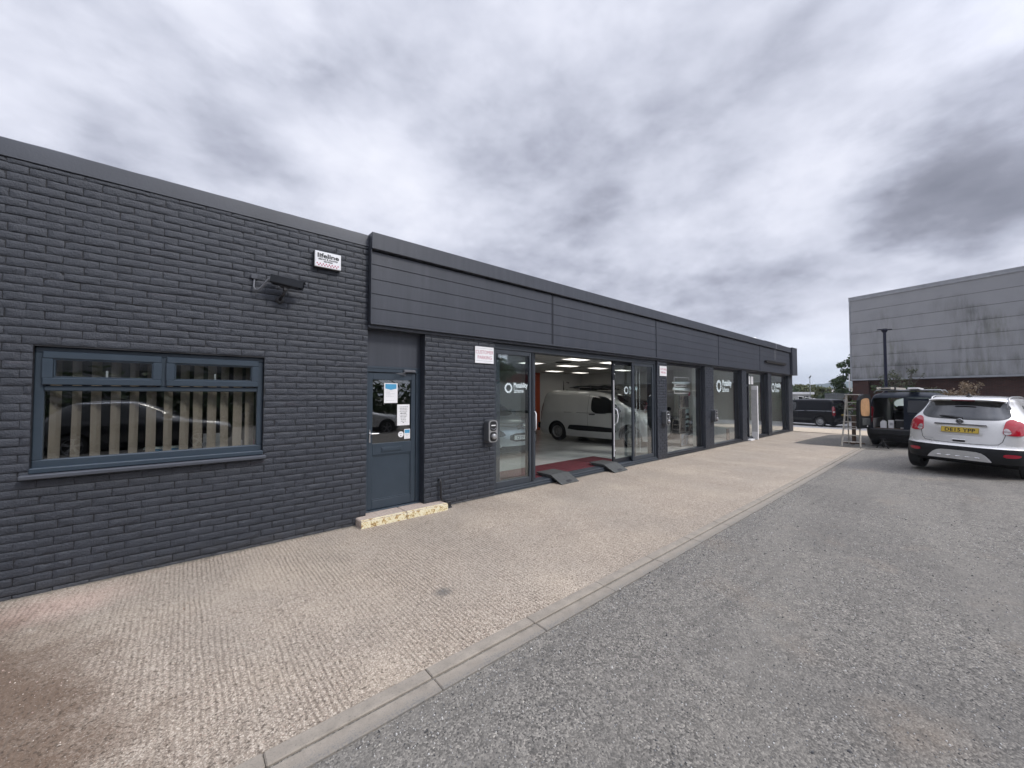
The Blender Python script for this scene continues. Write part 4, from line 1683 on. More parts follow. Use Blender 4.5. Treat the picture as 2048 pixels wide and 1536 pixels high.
def wheel(parent, x, y, r, w, side, style='alloy'):
    """side +1 faces +y"""
    mb = MB()
    mb.smooth = True
    h = w / 2
    prof = [(r * .66, h * .92), (r * .80, h * 1.0), (r * .93, h * .96), (r * .985, h * .8), (r, h * .5), (r, -h * .5), (r * .985, -h * .8), (r * .8, -h), (r * .62, -h * .9)]
    mb.lathe([(a, b * side) for a, b in prof], (x, y, r), 'y', 40)
    for k in range(40):          # tread blocks
        a = 2 * math.pi * k / 40
    wl = mb.build('wheel', M['tyre'], parent, sharp=60)
    rm = MB()
    rm.smooth = True
    if style == 'alloy':
        rm.lathe([(r * .67, h * .93 * side), (r * .63, h * .80 * side), (r * .60, h * .30 * side)], (x, y, r), 'y', 36)
        rm.lathe([(0, h * .70 * side), (r * .14, h * .70 * side), (r * .17, h * .55 * side)], (x, y, r), 'y', 18)
        rm.smooth = False
        for k in range(5):
            for da in (-.12, .12):
                a = 2 * math.pi * k / 5 + .3 + da
                c, s = math.cos(a), math.sin(a)
                ww = r * .045
                p = [(x + c * r * .12 - s * ww, r + s * r * .12 + c * ww), (x + c * r * .64 - s * ww, r + s * r * .64 + c * ww), (x + c * r * .64 + s * ww, r + s * r * .64 - c * ww), (x + c * r * .12 + s * ww, r + s * r * .12 - c * ww)]
                y0, y1 = sorted((y + h * .55 * side, y + h * .74 * side))
                rm.prism(p, 1, y0, y1)
        mm = M['alloy']
    else:
        rm.lathe([(r * .67, h * .93 * side), (r * .60, h * .78 * side), (r * .56, h * .40 * side), (r * .44, h * .42 * side), (r * .36, h * .72 * side), (r * .20, h * .74 * side), (r * .17, h * .52 * side), (0, h * .50 * side)], (x, y, r), 'y', 36)
        mm = M['steelrim']
    rm.build('rim', mm, wl, sharp=50)
    dk = MB()
    dk.lathe([(0, h * .28 * side), (r * .61, h * .28 * side)], (x, y, r), 'y', 30)
    if style == 'alloy':
        dk.build('brake_disc', M['gap'], wl, recalc=False)
    else:
        dk = MB()
        for k in range(9):
            a = 2 * math.pi * k / 9
            cx, cz = x + r * .405 * math.cos(a), r + r * .405 * math.sin(a)
            dk.lathe([(0, h * .60 * side), (r * .045, h * .60 * side)], (cx, y, cz), 'y', 10)
        dk.build('rim_hole', M['gap'], wl, recalc=False)
    return wl


def zlist(z0, z1, n):
    return [z0 + (z1 - z0) * i / n for i in range(n + 1)]


def body_of(S, parent, paint, trim, split=None):
    """lower trim and painted body as two shells with open wheel arches"""
    zt = S['top']
    z0 = S.get('z0', .20)
    zsplit = S['split']
    up = zlist(zsplit, zt - .12, 26) + [zt - .09, zt - .06, zt - .035, zt - .018, zt - .007, zt]
    b = loft(S, up, 'body', [paint, M['underside']], parent)
    lo = loft(S, zlist(z0, zsplit, 8), 'lower_trim', [trim, M['underside']], parent)
    cs = []
    for x in S['axles']:
        for sd in (1, -1):
            y0, y1 = sorted((sd * (S['track'] - .19), sd * 1.3))
            cs.append(cyl_cutter((x, S['r'] + .01), S['r'] + .055, y0, y1, M['underside']))
    cut(b, cs)
    cut(lo, cs)
    drop(cs)
    for x in S['axles']:
        for sd in (1, -1): wheel(parent, x, sd * (S['track']), S['r'], S.get('tw', .205), sd, S.get('rim', 'alloy'))
    return b, lo


def plate_y(parent, txt, x, z, m, facing=-1, tilt=0.0, w=.52, h=.112, y=0.0, size=.098, sx=.98):
    mb = MB()
    mb.box(-.006, 0, -w / 2, w / 2, -h / 2, h / 2, .002)
    p = mb.build('number_plate', m, parent)
    p.location = (x, y, z)
    p.rotation_euler = (0, tilt, 0 if facing < 0 else math.pi)
    mb = MB()
    mb.box(-.0064, -.0060, -w / 2 + .004, w / 2 - .004, h / 2 - .007, h / 2 - .004)
    mb.box(-.0064, -.0060, -w / 2 + .004, w / 2 - .004, -h / 2 + .004, -h / 2 + .007)
    mb.box(-.0064, -.0060, -w / 2 + .004, -w / 2 + .007, -h / 2 + .0071, h / 2 - .0071)
    mb.box(-.0064, -.0060, w / 2 - .007, w / 2 - .004, -h / 2 + .0071, h / 2 - .0071)
    if txt:
        put_text(mb, txt, (-.0066, .0, -size * .355), (0, -1, 0), (0, 0, 1), size, bold=.0022, sx=sx, align='CENTER', extrude=.0006, spacing=1.06)
    else:
        for k in range(7):
            if k != 4: mb.box(-.0064, -.006, w / 2 - .06 - k * .06 - .02, w / 2 - .06 - k * .06 + .018, -.035, .035)
    mb.build('lettering', M['ink'], p, recalc=False)
    return p


# ---- silver compact SUV seen from behind
SUV = dict(
    xr=[(.18, .30), (.30, .07), (.42, .015), (.55, .0), (.625, .005), (.65, .045), (.80, .075), (.95, .10), (1.08, .135), (1.18, .18), (1.30, .27), (1.50, .415), (1.57, .44), (1.61, .52), (1.64, .75), (1.655, 1.2)],
    xf=[(.18, 4.05), (.35, 4.24), (.6, 4.28), (.8, 4.22), (.93, 4.02), (1.0, 3.65), (1.06, 3.2), (1.12, 2.98), (1.5, 2.25), (1.58, 2.05), (1.62, 1.9), (1.655, 1.5)],
    w=[(.18, .80), (.30, .86), (.5, .888), (.62, .888), (.80, .888), (.95, .88), (1.08, .862), (1.18, .815), (1.32, .715), (1.48, .635), (1.56, .60), (1.60, .56), (1.63, .48), (1.648, .36), (1.655, .22)],
    Lr=.80, nr=2.75, z0=.33, top=1.655, split=.63, axles=(.83, 3.385), track=.775, r=.345, tw=.215,
    warp=lambda x, z: -.17 * max(0, min(1, (x - .95) / .3)) * math.exp(-((z - .62) / .16) ** 2))


def make_suv(label, loc, rz, paint, plate):
    o = thing('parked_car', label, 'car', loc, rz)
    b, lo = body_of(SUV, o, paint, M['carblack'])
    rc = MB()
    rc.prism([(-.345, 1.062), (.345, 1.062), (.30, .845), (-.30, .845)], 0, -.2, .112)
    rcut = rc.build('cutter', paint)
    cut(b, [rcut])
    drop([rcut])
    bv = bvh_of([b, lo])
    patch(bv, REAR, [(-.40, 1.172), (0, 1.165), (.40, 1.172), (.54, 1.19), (.615, 1.25), (.605, 1.36), (.535, 1.50), (.47, 1.535), (0, 1.545), (-.47, 1.535), (-.535, 1.50), (-.605, 1.36), (-.615, 1.25), (-.54, 1.19)], 'rear_window', M['carglass'], o, .008, .022, smooth=2)
    for sd in (1, -1):
        dg = diag(46, sd)
        # s axis grows to the left of the car for both sides
        def S2(y, x): return Vector(dg[1]).dot(Vector((x, y * sd, 0)))
        out = [(S2(.615, .10), .905), (S2(.635, .105), 1.0), (S2(.675, .13), 1.12), (S2(.72, .16), 1.18), (S2(.775, .22), 1.205), (S2(.82, .30), 1.185), (S2(.85, .36), 1.10), (S2(.862, .36), 1.0), (S2(.85, .30), .905), (S2(.77, .18), .885)]
        lamp = patch(bv, dg, out, 'tail_light', M['taillamp'], o, .014, .016, 2)
        inn = [(S2(.63, .10), .912), (S2(.645, .105), 1.02), (S2(.70, .13), 1.03), (S2(.73, .15), .95), (S2(.70, .13), .905)]
        patch(bv, dg, inn, 'indicator_lens', M['lampclear'], lamp, .018, .02, 2)
        seam(bv, dg, [(S2(.64, .10), .965), (S2(.73, .15), .967)], 'lens_bar', M['taillampdark'], lamp, .012, .021)
        seam(bv, REAR, [(.625 * sd, 1.19), (.615 * sd, 1.10), (.585 * sd, .98), (.57 * sd, .88), (.545 * sd, .77), (.50 * sd, .712), (.40 * sd, .697), (.2 * sd, .69), (0, .688)], 'tailgate_seam', M['gap'], o, .009, .003)
        patch(bv, REAR, [(.56 * sd, .475), (.70 * sd, .47), (.755 * sd, .505), (.74 * sd, .535), (.57 * sd, .54)], 'reflector', M['reflector'], o, .012, .03, 1)
        # roof rail
        rl = MB(); rl.smooth = True
        pts = []
        for k in range(13):
            x = .50 + 1.95 * k / 12
            zz = project(bv, ((0, 0, -1), (1, 0, 0)), 0, 0, 0) if False else None
            h = bv.ray_cast(Vector((x, .535 * sd, 3)), Vector((0, 0, -1)))
            zs = h[0].z if h[0] else 1.6
            lift = .030 if 0 < k < 12 else .0
            pts.append((x, .535 * sd, zs + lift))
        rl.tube(pts, .015, 8)
        rl.build('roof_rail', M['chargersilver'], o)
        # side windows
        fr = LEFT if sd > 0 else RIGHT
        patch(bv, fr, [(.90, 1.25), (.99, 1.19), (1.04, 1.19), (1.03, 1.475), (.98, 1.47), (.93, 1.38)], 'side_window', M['carglass'], o, .006, .025, smooth=1)
        patch(bv, fr, [(1.08, 1.16), (1.75, 1.13), (1.78, 1.49), (1.09, 1.48)], 'side_window', M['carglass'], o, .006, .03, smooth=1)
        patch(bv, fr, [(1.86, 1.115), (2.75, 1.11), (2.70, 1.16), (2.12, 1.49), (1.88, 1.515)], 'side_window', M['carglass'], o, .005, smooth=1)
        seam(bv, fr, [(1.02, 1.15), (1.10, .95), (1.20, .72), (1.35, .5)], 'door_seam', M['gap'], o, .007)
        seam(bv, fr, [(1.82, 1.13), (1.84, .5)], 'door_seam', M['gap'], o, .007)
        mb = MB(); mb.box(1.30, 1.52, sd * .885, sd * .915, .985, 1.02, .008); mb.build('door_handle', paint, o)
        mb = MB(); mb.box(2.62, 2.78, sd * .88, sd * 1.02, 1.08, 1.24, .04); mb.build('mirror', paint, o)
    sp = MB()
    sp.smooth = True
    n = 16
    vs = []
    for k in range(n + 1):
        y = -.53 + 1.06 * k / n
        e = (abs(y) / .53) ** 4
        xb = .325 + .09 * e + .03 * (y / .6) ** 2
        vs += [(xb + .30, y * .98, 1.615 - .028 * e), (xb + .02, y, 1.592 - .028 * e), (xb, y, 1.575 - .028 * e), (xb + .02, y, 1.558 - .025 * e), (xb + .18, y * .96, 1.548 - .02 * e)]
    fs = [(i * 5 + j, i * 5 + j + 1, (i + 1) * 5 + j + 1, (i + 1) * 5 + j) for i in range(n) for j in range(4)]
    sp.add(vs, fs)
    sp.build('roof_spoiler', paint, o, sharp=50)
    mb = MB(); mb.box(.31, .325, -.16, .16, 1.548, 1.566, .003); mb.build('brake_light', M['taillampdark'], o)
    # number plate in its recess, chrome bar, badge, handle
    plate_y(o, plate, .103, .955, M['plateY'], -1, R(8), .52, .112)
    mb = MB()
    mb.prism([(-.37, 1.055), (.37, 1.055), (.35, 1.083), (-.35, 1.083)], 0, .100, .145)
    mb.build('chrome_bar', M['chrome'], o)
    mb = MB(); mb.smooth = True
    n = 28
    mb.tube([(.108, .052 * math.cos(2 * math.pi * k / n), 1.128 + .052 * math.sin(2 * math.pi * k / n)) for k in range(n + 1)], .0065, 6, False)
    mb.smooth = False
    mb.prism([(.035, 1.155), (-.01, 1.165), (-.045, 1.145), (-.02, 1.13), (-.045, 1.11), (-.02, 1.088), (.03, 1.095), (.005, 1.118), (.035, 1.13), (.012, 1.143)], 0, .104, .112)
    bd = mb.build('badge', M['chrome'], o)
    mb = MB(); mb.lathe([(0, 0), (.049, 0)], (.116, 0, 1.128), 'x', 24); mb.build('badge_field', M['black'], bd, recalc=False)
    mb = MB(); mb.box(.052, .10, -.085, .085, .715, .752, .006); mb.build('tailgate_handle', M['black'], o)
    mb = MB(); mb.box(.050, .085, -.10, .10, .753, .764, .003); mb.build('handle_trim', M['chrome'], o)
    mb = MB(); mb.box(.058, .068, .36, .50, .752, .764, .002); mb.build('name_badge', M['chargersilver'], o)
    mb = MB(); mb.smooth = True
    mb.tube([(.175, -.02, 1.185), (.175, .10, 1.215), (.185, .30, 1.232)], [.026, .022, .010], 8)
    mb.build('rear_wiper', M['black'], o)
    mb = MB()
    mb.prism([(-.43, .365), (-.40, .42), (-.35, .485), (-.30, .52), (-.24, .538), (-.1, .545), (.1, .545), (.24, .538), (.30, .52), (.35, .485), (.40, .42), (.43, .365)], 0, -.012, .06)
    sk = mb.build('skid_plate', M['skid'], o)
    mb = MB()
    for k in range(5):
        y = -.26 + .13 * k
        mb.box(-.020, -.0125, y - .034, y + .034, .418, .434, .003)
    mb.build('slots', M['chrome'], sk)
    mb = MB(); mb.smooth = True
    mb.lathe([(0, .07), (.03, .03), (.055, .0), (0, 0)], (.72, 0, 1.635), 'z', 12)
    mb.tube([(.72, 0, 1.66), (.66, 0, 1.73)], [.014, .004], 6)
    mb.build('aerial', M['black'], o)
    box('underside', M['underside'], o, .45, 3.9, -.70, .70, .24, .36)
    patch(bv, FRONT, [(-.64, 1.10), (.64, 1.10), (.56, 1.50), (-.56, 1.50)], 'windscreen', M['carglass'], o, .006)
    return o


suv = make_suv('silver compact SUV with a yellow rear number plate parked on the grey tarmac', (12.02, -5.08, 0.030), R(-12.5), M['silver'], 'DE15 YPP')
suv.rotation_euler = (R(1.5), 0, R(-12.5))


# ---- panel vans
def van_spec(L, W, H, wb, ro, r, nose=1.0):
    h = W / 2
    k = H / 1.8
    return dict(
        xr=[(.2, .10), (.35, .02), (.5, .0), (.62 * k, .03), (.7 * k, .06), (1.0 * k, .07), (1.4 * k, .13), (1.66 * k, .22), (1.74 * k, .32), (1.78 * k, .5), (H, .8)],
        xf=[(.2, L - .15), (.4, L - .01), (.6 * k, L), (.8 * k, L - .05), (.95 * k, L - .18), (1.04 * k, L - .36), (1.12 * k, L - .60), (1.2 * k, L - .74), (1.6 * k, L - 1.46), (1.7 * k, L - 1.76), (1.76 * k, L - 2.15), (H, L - 2.8)],
        w=[(.2, h * .93), (.4, h * .99), (.6 * k, h), (.95 * k, h), (1.15 * k, h * .965), (1.4 * k, h * .91), (1.6 * k, h * .86), (1.70 * k, h * .81), (1.75 * k, h * .72), (1.78 * k, h * .6), (H - .004, h * .4), (H, h * .25)],
        Lr=.32, nr=4.5, Lf=.5, nf=3.2, top=H, split=.40, axles=(ro, ro + wb), track=h - .13, r=r, tw=.205, rim='steel')


def make_van(label, loc, rz, paint, S, L, W, H, side_glass=True, opened=False, trim=None, cat='van'):
    o = thing('panel_van', label, cat, loc, rz)
    k = H / 1.8
    b, lo = body_of(S, o, paint, trim or paint)
    h = W / 2
    bv = bvh_of([b, lo])
    ro = S['axles'][0]
    fa = S['axles'][1]
    A = fa - 1.42                     # rear edge of the front door
    for sd, fr in ((1, LEFT), (-1, RIGHT)):
        patch(bv, fr, [(A + .08, 1.06 * k), (A + .02, 1.20 * k), (A + .03, 1.50 * k), (A + .10, 1.58 * k), (A + .46, 1.57 * k), (A + .64, 1.50 * k), (A + 1.02, 1.24 * k), (A + 1.14, 1.11 * k), (A + 1.10, 1.055 * k), (A + .7, 1.035 * k), (A + .3, 1.0 * k)][::1], 'side_window', M['carglass'], o, .006, .05, 1)
        mold = [(ro + .46, .41), (ro + .52, .56), (ro + .60, .60), (fa - .68, .575), (fa - .5, .52), (fa - .44, .45), (fa - .5, .42)]
        patch(bv, fr, mold, 'side_moulding', M['carblack'], o, .014, .05, 1)
        mb = MB(); mb.box(A - .03, A + .20, sd * (h - .012), sd * (h + .026), .955 * k, .995 * k, .012); mb.build('door_handle', M['black'], o)
        seam(bv, fr, [(A - .08, 1.64 * k), (A - .10, 1.1), (A - .08, .62), (A - .05, .42)], 'door_seam', M['gap'], o, .008)
        seam(bv, fr, [(fa - .28, 1.02 * k), (fa - .26, .62), (fa - .48, .44)], 'door_seam', M['gap'], o, .008)
        seam(bv, fr, [(ro - .48, 1.02 * k), (ro - .46, 1.54 * k), (ro - .35, 1.62 * k), (A - .45, 1.60 * k), (A - .32, 1.5 * k), (A - .34, 1.12 * k), (A - .55, 1.0 * k), (ro - .2, .97 * k)], 'panel_crease', paint, o, .03, .012, .05, True, 2)
        seam(bv, fr, [(ro + .3, 1.02 * k), (fa - .8, 1.01 * k)], 'slide_rail', M['gap'], o, .012)
        # tall lamp at the rear corner
        dg = diag(45, sd)
        def S2(y, x): return Vector(dg[1]).dot(Vector((x, y * sd, 0)))
        lamp = patch(bv, dg, [(S2(h * .84, .08), .72 * k), (S2(h * .83, .08), 1.22 * k), (S2(h * .86, .14), 1.34 * k), (S2(h * .93, .24), 1.30 * k), (S2(h * .985, .22), 1.0 * k), (S2(h * .985, .2), .72 * k)], 'tail_light', M['taillampdark'], o, .012, .04, 1)
        patch(bv, dg, [(S2(h * .85, .09), .93 * k), (S2(h * .85, .09), 1.02 * k), (S2(h * .95, .19), 1.02 * k), (S2(h * .95, .19), .93 * k)], 'indicator_lens', M['lampclear'], lamp, .017, .03, 1)
        mb = MB(); mb.box(fa - .52, fa - .34, sd * (h - .02), sd * (h + .17), 1.02 * k, 1.22 * k, .03); mb.build('mirror', M['black'], o)
    patch(bv, FRONT, [(-h * .74, 1.14 * k), (h * .74, 1.14 * k), (h * .66, 1.60 * k), (-h * .66, 1.60 * k)], 'windscreen', M['carglass'], o, .006)
    bm_ = MB()
    bm_.smooth = False
    bm_.box(-.045, .16, -h * .93, h * .93, .40, .60, .03)
    bm_.build('rear_bumper', M['carblack'], o)
    box('underside', M['underside'], o, .3, L - .4, -h + .22, h - .22, .19, .24)
    return o, b, lo, bv


VS = van_spec(4.40, 1.85, 1.80, 2.785, .90, .325)
wv, *_ = make_van('white panel van parked inside the showroom behind the open sliding doors', (10.97, 5.25, .08), R(-84), M['vanwhite'], VS, 4.40, 1.85, 1.80, trim=M['vanwhite'])
bvw = _[2]
mb = MB()
mb.smooth = True
for (x, y, l) in ((1.5, -.5, 1.35), (1.5, .5, 1.35)):
    mb.tube([(1.35, y, 1.87), (1.6, y, 1.875), (2.5, y, 1.86), (2.8, y, 1.82)], [.012, .026, .026, .012], 8)
mb.smooth = False
for x in (1.65, 2.1, 2.55): mb.box(x - .03, x + .03, -.55, .55, 1.80, 1.885, .01)
mb.prism([(1.1, 1.89), (1.5, 1.94), (2.0, 1.95), (2.35, 1.925), (2.6, 1.96), (3.0, 1.84), (3.2, 1.80), (2.6, 1.88), (1.5, 1.875)], 1, -.5, .5)
mb.build('dark_roof_item', M['black'], wv)  # dark item of unclear identity, drawn as bars and a pointed slab

# ---- dark van with its rear door open and tools inside
DS = van_spec(4.38, 1.81, 1.79, 2.728, .86, .32)
vx, vy = 17.22, -3.98
dv, db, dl, dbv = make_van('dark blue van with one rear door standing open and tools in its load space', (vx, vy, 0.008), R(-3), M['vandark'], DS, 4.38, 1.81, 1.79, trim=M['carblack'])
c = MB(); c.box(-.4, 3.3, -.74, .74, .585, 1.60, .05); c1 = c.build('cutter', M['underside'])
c = MB(); c.prism([(2.2, 1.12), (4.6, 1.12), (4.6, 1.52), (2.2, 1.56)], 1, -.66, .66); c2 = c.build('cutter', M['underside'])
cut(db, [c1, c2])
drop([c1, c2])
for k in kids(dv):
    if k.name.startswith('windscreen'):
        k.data.materials[0] = M['palescreen']
# right hand rear door stays shut
mb = MB()
mb.prism([(.012, .62), (-.70, .62), (-.735, .75), (-.735, 1.2), (-.69, 1.55), (-.62, 1.61), (.012, 1.62)], 0, .10, .15)
rd = mb.build('rear_door', M['vandark'], dv)
rd.rotation_euler = (0, R(6.5), 0)
rd.location = (-.10, 0, .0)
mb = MB(); mb.prism([(-.07, 1.16), (-.63, 1.16), (-.64, 1.25), (-.59, 1.53), (-.09, 1.54)], 0, .092, .0985); mb.build('pane', M['carglass'], rd)
mb = MB(); mb.box(.085, .0985, -.62, -.10, 1.085, 1.10, .003); mb.build('pressed_line', M['gap'], rd)
# left hand door swung past square
hinge = Vector((.06, .80, 0))
mb = MB()
prof = [(0, .60), (.70, .60), (.735, .68), (.735, 1.3), (.70, 1.52), (.60, 1.66), (.42, 1.72), (.10, 1.70), (.0, 1.62)]
mb.prism(prof, 1, -.03, .045)
odoor = mb.build('rear_door', M['carblack'], dv)
odoor.location = hinge
odoor.rotation_euler = (0, 0, R(180 - 14))
mb = MB()
mb.prism(chaikin([(.12, 1.02), (.12, 1.52), (.22, 1.60), (.56, 1.56), (.64, 1.45), (.64, 1.06), (.55, 1.0), (.2, 1.0)], 2), 1, .046, .058)
mb.build('plywood_panel', M['wood'], odoor)
mb = MB(); mb.box(.15, .60, .046, .075, .70, .93, .02); mb.build('door_pocket', M['rubber'], odoor)
mb = MB(); mb.box(.30, .36, .076, .084, .655, .69, .003); mb.build('label_plate', M['white'], odoor)
# seats and bulkhead frame in silhouette
for y in (.36, -.36):
    mb = MB(); mb.smooth = False
    mb.box(2.42, 2.62, y - .23, y + .23, .62, 1.10, .06)
    mb.box(2.46, 2.58, y - .12, y + .12, 1.12, 1.30, .05)
    mb.build('seat', M['seat'], dv, sharp=30)
mb = MB(); mb.box(.16, 3.2, -.72, .72, .588, .606, .004); mb.build('load_floor', M['brown'], dv)
mb = MB(); mb.box(.12, 1.6, .70, .735, .61, .92, .006); mb.build('ply_lining', M['display'], dv)
mb = MB(); mb.smooth = True
for x in (.85, 2.2): mb.tube([(x, -.80, 1.76), (x, -.74, 1.85), (x, .74, 1.85), (x, .80, 1.76)], .018, 8)
mb.build('roof_bar', M['chargersilver'], dv)
# ladder lying on the roof bars
ld = thing('roof_ladder', 'pale folded ladder strapped to the roof bars of the dark open van', 'ladder', (vx, vy, 0), R(-3))
mb = MB()
for y in (.30, .62): mb.box(.15, 3.0, y - .015, y + .015, 1.885, 1.955, .004)
mb.build('rail', M['ladder'], ld)
mb = MB(); mb.smooth = True
for kx in range(10): mb.tube([(.3 + .28 * kx, .31, 1.92), (.3 + .28 * kx, .61, 1.92)], .015, 8)
mb.build('rung', M['ladder'], ld)
mb = MB(); mb.box(.72, .80, .25, .67, 1.87, 1.97, .01); mb.build('strap', M['black'], ld)
tag(box('roof_board', M['white'], None, vx + .1, vx + 2.6, vy - .34, vy - .10, 1.885, 1.935, .004), 'long white board lying on the dark van roof beside the folded ladder', 'board').rotation_euler = (0, 0, 0)


def onvan(x, y, z): 
    a = R(-3)
    return (vx + x * math.cos(a) - y * math.sin(a), vy + x * math.sin(a) + y * math.cos(a), z)


px, py, _z = onvan(.40, .52, 0)
o = thing('jerry_can', 'white plastic can standing at the left of the open van load space', 'can', (px, py, .614))
mb = MB(); mb.prism([(-.075, 0), (.075, 0), (.075, .19), (.025, .245), (-.035, .245), (-.075, .20)], 0, -.05, .05); mb.build('body', M['white'], o)
mb = MB(); mb.smooth = True; mb.lathe([(0, .03), (.02, .03), (.02, 0)], (0, -.01, .245), 'z', 12); mb.build('cap', M['chargergrey'], o)
px, py, _z = onvan(.42, .34, 0)
o = thing('white_carton', 'white carton standing between the plastic can and the metal toolbox in the van', 'carton', (px, py, .614))
mb = MB(); mb.box(-.06, .06, -.065, .065, 0, .26, .004); mb.build('carton_body', M['white'], o)
mb = MB(); mb.box(-.0615, -.0602, -.04, .035, .09, .18); mb.build('printed_mark', M['grey_ink'], o)
px, py, _z = onvan(.55, .08, 0)
o = thing('toolbox', 'dark metal toolbox with a bright lid edge in the open van', 'toolbox', (px, py, .614))
mb = MB(); mb.box(-.12, .12, -.17, .17, 0, .24, .008); mb.build('case', M['black'], o)
mb = MB(); mb.box(-.13, .125, -.18, .18, .245, .275, .004); mb.build('lid', M['chargersilver'], o)
px, py, _z = onvan(.32, .02, 0)
mb = MB(); mb.smooth = True
mb.tube([(px + .06 * math.cos(t / 6 * math.pi * 2), py + .10 * math.sin(t / 6 * math.pi * 2), .63 + .01 * (t % 2)) for t in range(14)], .014, 6)
tag(mb.build('cable_coil', M['white']), 'white cable coil in front of the metal toolbox in the van', 'cable')

# ---- stepladder, post and stand beside the van
o = thing('stepladder', 'weathered stepladder standing open beside the open van door', 'stepladder', (0, 0, 0))
fl, frr, tl, tr = Vector((16.52, -2.58, .02)), Vector((16.66, -3.02, .02)), Vector((16.98, -2.66, 1.70)), Vector((17.05, -2.97, 1.70))
rl_, rr_ = Vector((17.50, -2.62, .02)), Vector((17.56, -3.18, .02))
for a, b in ((fl, tl), (frr, tr)):
    mb = MB(); mb.tube([a, b], .024, 4); mb.build('front_rail', M['ladder'], o)
for a, b in ((rl_, tl + Vector((.05, 0, -.03))), (rr_, tr + Vector((.05, 0, -.03)))):
    mb = MB(); mb.tube([a, b], .018, 4); mb.build('rear_leg', M['ladder'], o)
for i in range(7):
    t = .085 + .128 * i
    p, q = fl.lerp(tl, t), frr.lerp(tr, t)
    mb = MB()
    d = (q - p).normalized()
    f = Vector((d.y, -d.x, 0)) * .045
    u = Vector((0, 0, .012))
    mb.add([p - f - u, p + f - u, q + f - u, q - f - u, p - f + u, p + f + u, q + f + u, q - f + u], [(0, 1, 2, 3), (4, 5, 6, 7), (0, 1, 5, 4), (1, 2, 6, 5), (2, 3, 7, 6), (3, 0, 4, 7)])
    mb.build('tread', M['ladder'], o)
mb = MB()
p, q = tl, tr
mb.box(16.93, 17.10, -3.02, -2.61, 1.70, 1.725, .004)
mb.build('top_plate', M['ladder'], o)
mb = MB(); mb.tube([(17.33, -2.62, .62), (17.38, -3.10, .62)], .012, 6); mb.build('cross_brace', M['ladder'], o)
o = thing('post_stand', 'short brown wooden post on a flat foot behind the stepladder', 'post', (17.75, -2.72, 0.012))
mb = MB(); mb.box(-.05, .05, -.05, .05, .04, .98, .006); mb.build('post', M['brown'], o)
mb = MB(); mb.box(-.30, .30, -.05, .05, 0, .04, .004); mb.box(-.05, .05, -.28, -.051, 0, .039, .004); mb.box(-.05, .05, .051, .28, 0, .039, .004); mb.build('foot', M['brown'], o)
o = thing('axle_stand', 'low black tripod stand on the ground behind the open van bumper', 'stand', (16.92, -3.52, 0.012))
mb = MB(); mb.smooth = True
for k in range(3):
    a = 2 * math.pi * k / 3
    mb.tube([(0, 0, .22), (.16 * math.cos(a), .16 * math.sin(a), .0)], .014, 6)
mb.build('leg', M['black'], o)
mb = MB(); mb.smooth = True
mb.tube([(0, 0, .05), (0, 0, .28)], .022, 8); mb.lathe([(0, .02), (.07, .01), (.05, 0), (0, 0)], (0, 0, .28), 'z', 14); mb.build('head', M['black'], o)

# ---- large black van side on behind the building
TS = van_spec(4.97, 1.97, 1.98, 2.933, .98, .345)
tv, tb, tlw, tbv = make_van('long black van standing side on beyond the end of the showroom', (33.95, .42, -.565), R(75), M['vanblack'], TS, 4.97, 1.97, 1.98, trim=M['vanblack'])
# its rear left corner was read off the photograph: shift so that corner stands there
off = Matrix.Rotation(R(75), 3, 'Z') @ Vector((0, -.985, 0))
tv.location = Vector((34.33, .48, -.565)) + off
plate_y(tv, None, -.02, .86, M['plateY'], -1, 0, .52, .11)
patch(tbv, REAR, [(-.72, 1.25), (.72, 1.25), (.70, 1.70), (-.70, 1.70)], 'rear_window', M['carglass'], tv, .008)
seam(tbv, REAR, [(0, .65), (0, 1.8)], 'door_seam', M['gap'], tv, .012)
seam(tbv, LEFT, [(.2, 1.13), (1.9, 1.12), (4.0, 1.02)], 'crease_glint', M['chrome'], tv, .012, .006)  # bright strip stands in for the light caught along the body crease
mb = MB(); mb.box(-.30, -.05, -.7, .7, .38, .44, .01); mb.build('tow_step', M['black'], tv)


# ---- generic passenger car
def car_spec(L, W, H, wb, fo, r, rear='hatch'):
    h = W / 2
    k = H / 1.5
    return dict(
        xr=[(.18, .25), (.3, .05), (.5, .0), (.75 * k, .03), (.95 * k, .12), (1.0 * k, .2), (1.35 * k, .62), (1.42 * k, .80), (1.47 * k, 1.05), (H, 1.4)],
        xf=[(.18, L - .2), (.35, L - .03), (.55, L), (.72 * k, L - .08), (.84 * k, L - .35), (.91 * k, L - .85), (.96 * k, L - 1.15), (1.38 * k, L - 2.05), (1.45 * k, L - 2.3), (H, L - 2.7)],
        w=[(.18, h * .92), (.35, h * .98), (.6, h), (.85 * k, h * .985), (.97 * k, h * .94), (1.3 * k, h * .77), (1.42 * k, h * .68), (1.47 * k, h * .52), (H, h * .25)],
        Lr=.6, nr=2.8, Lf=.9, nf=2.4, top=H, split=.36, axles=(L - fo - wb, L - fo), track=h - .115, r=r, tw=.2)


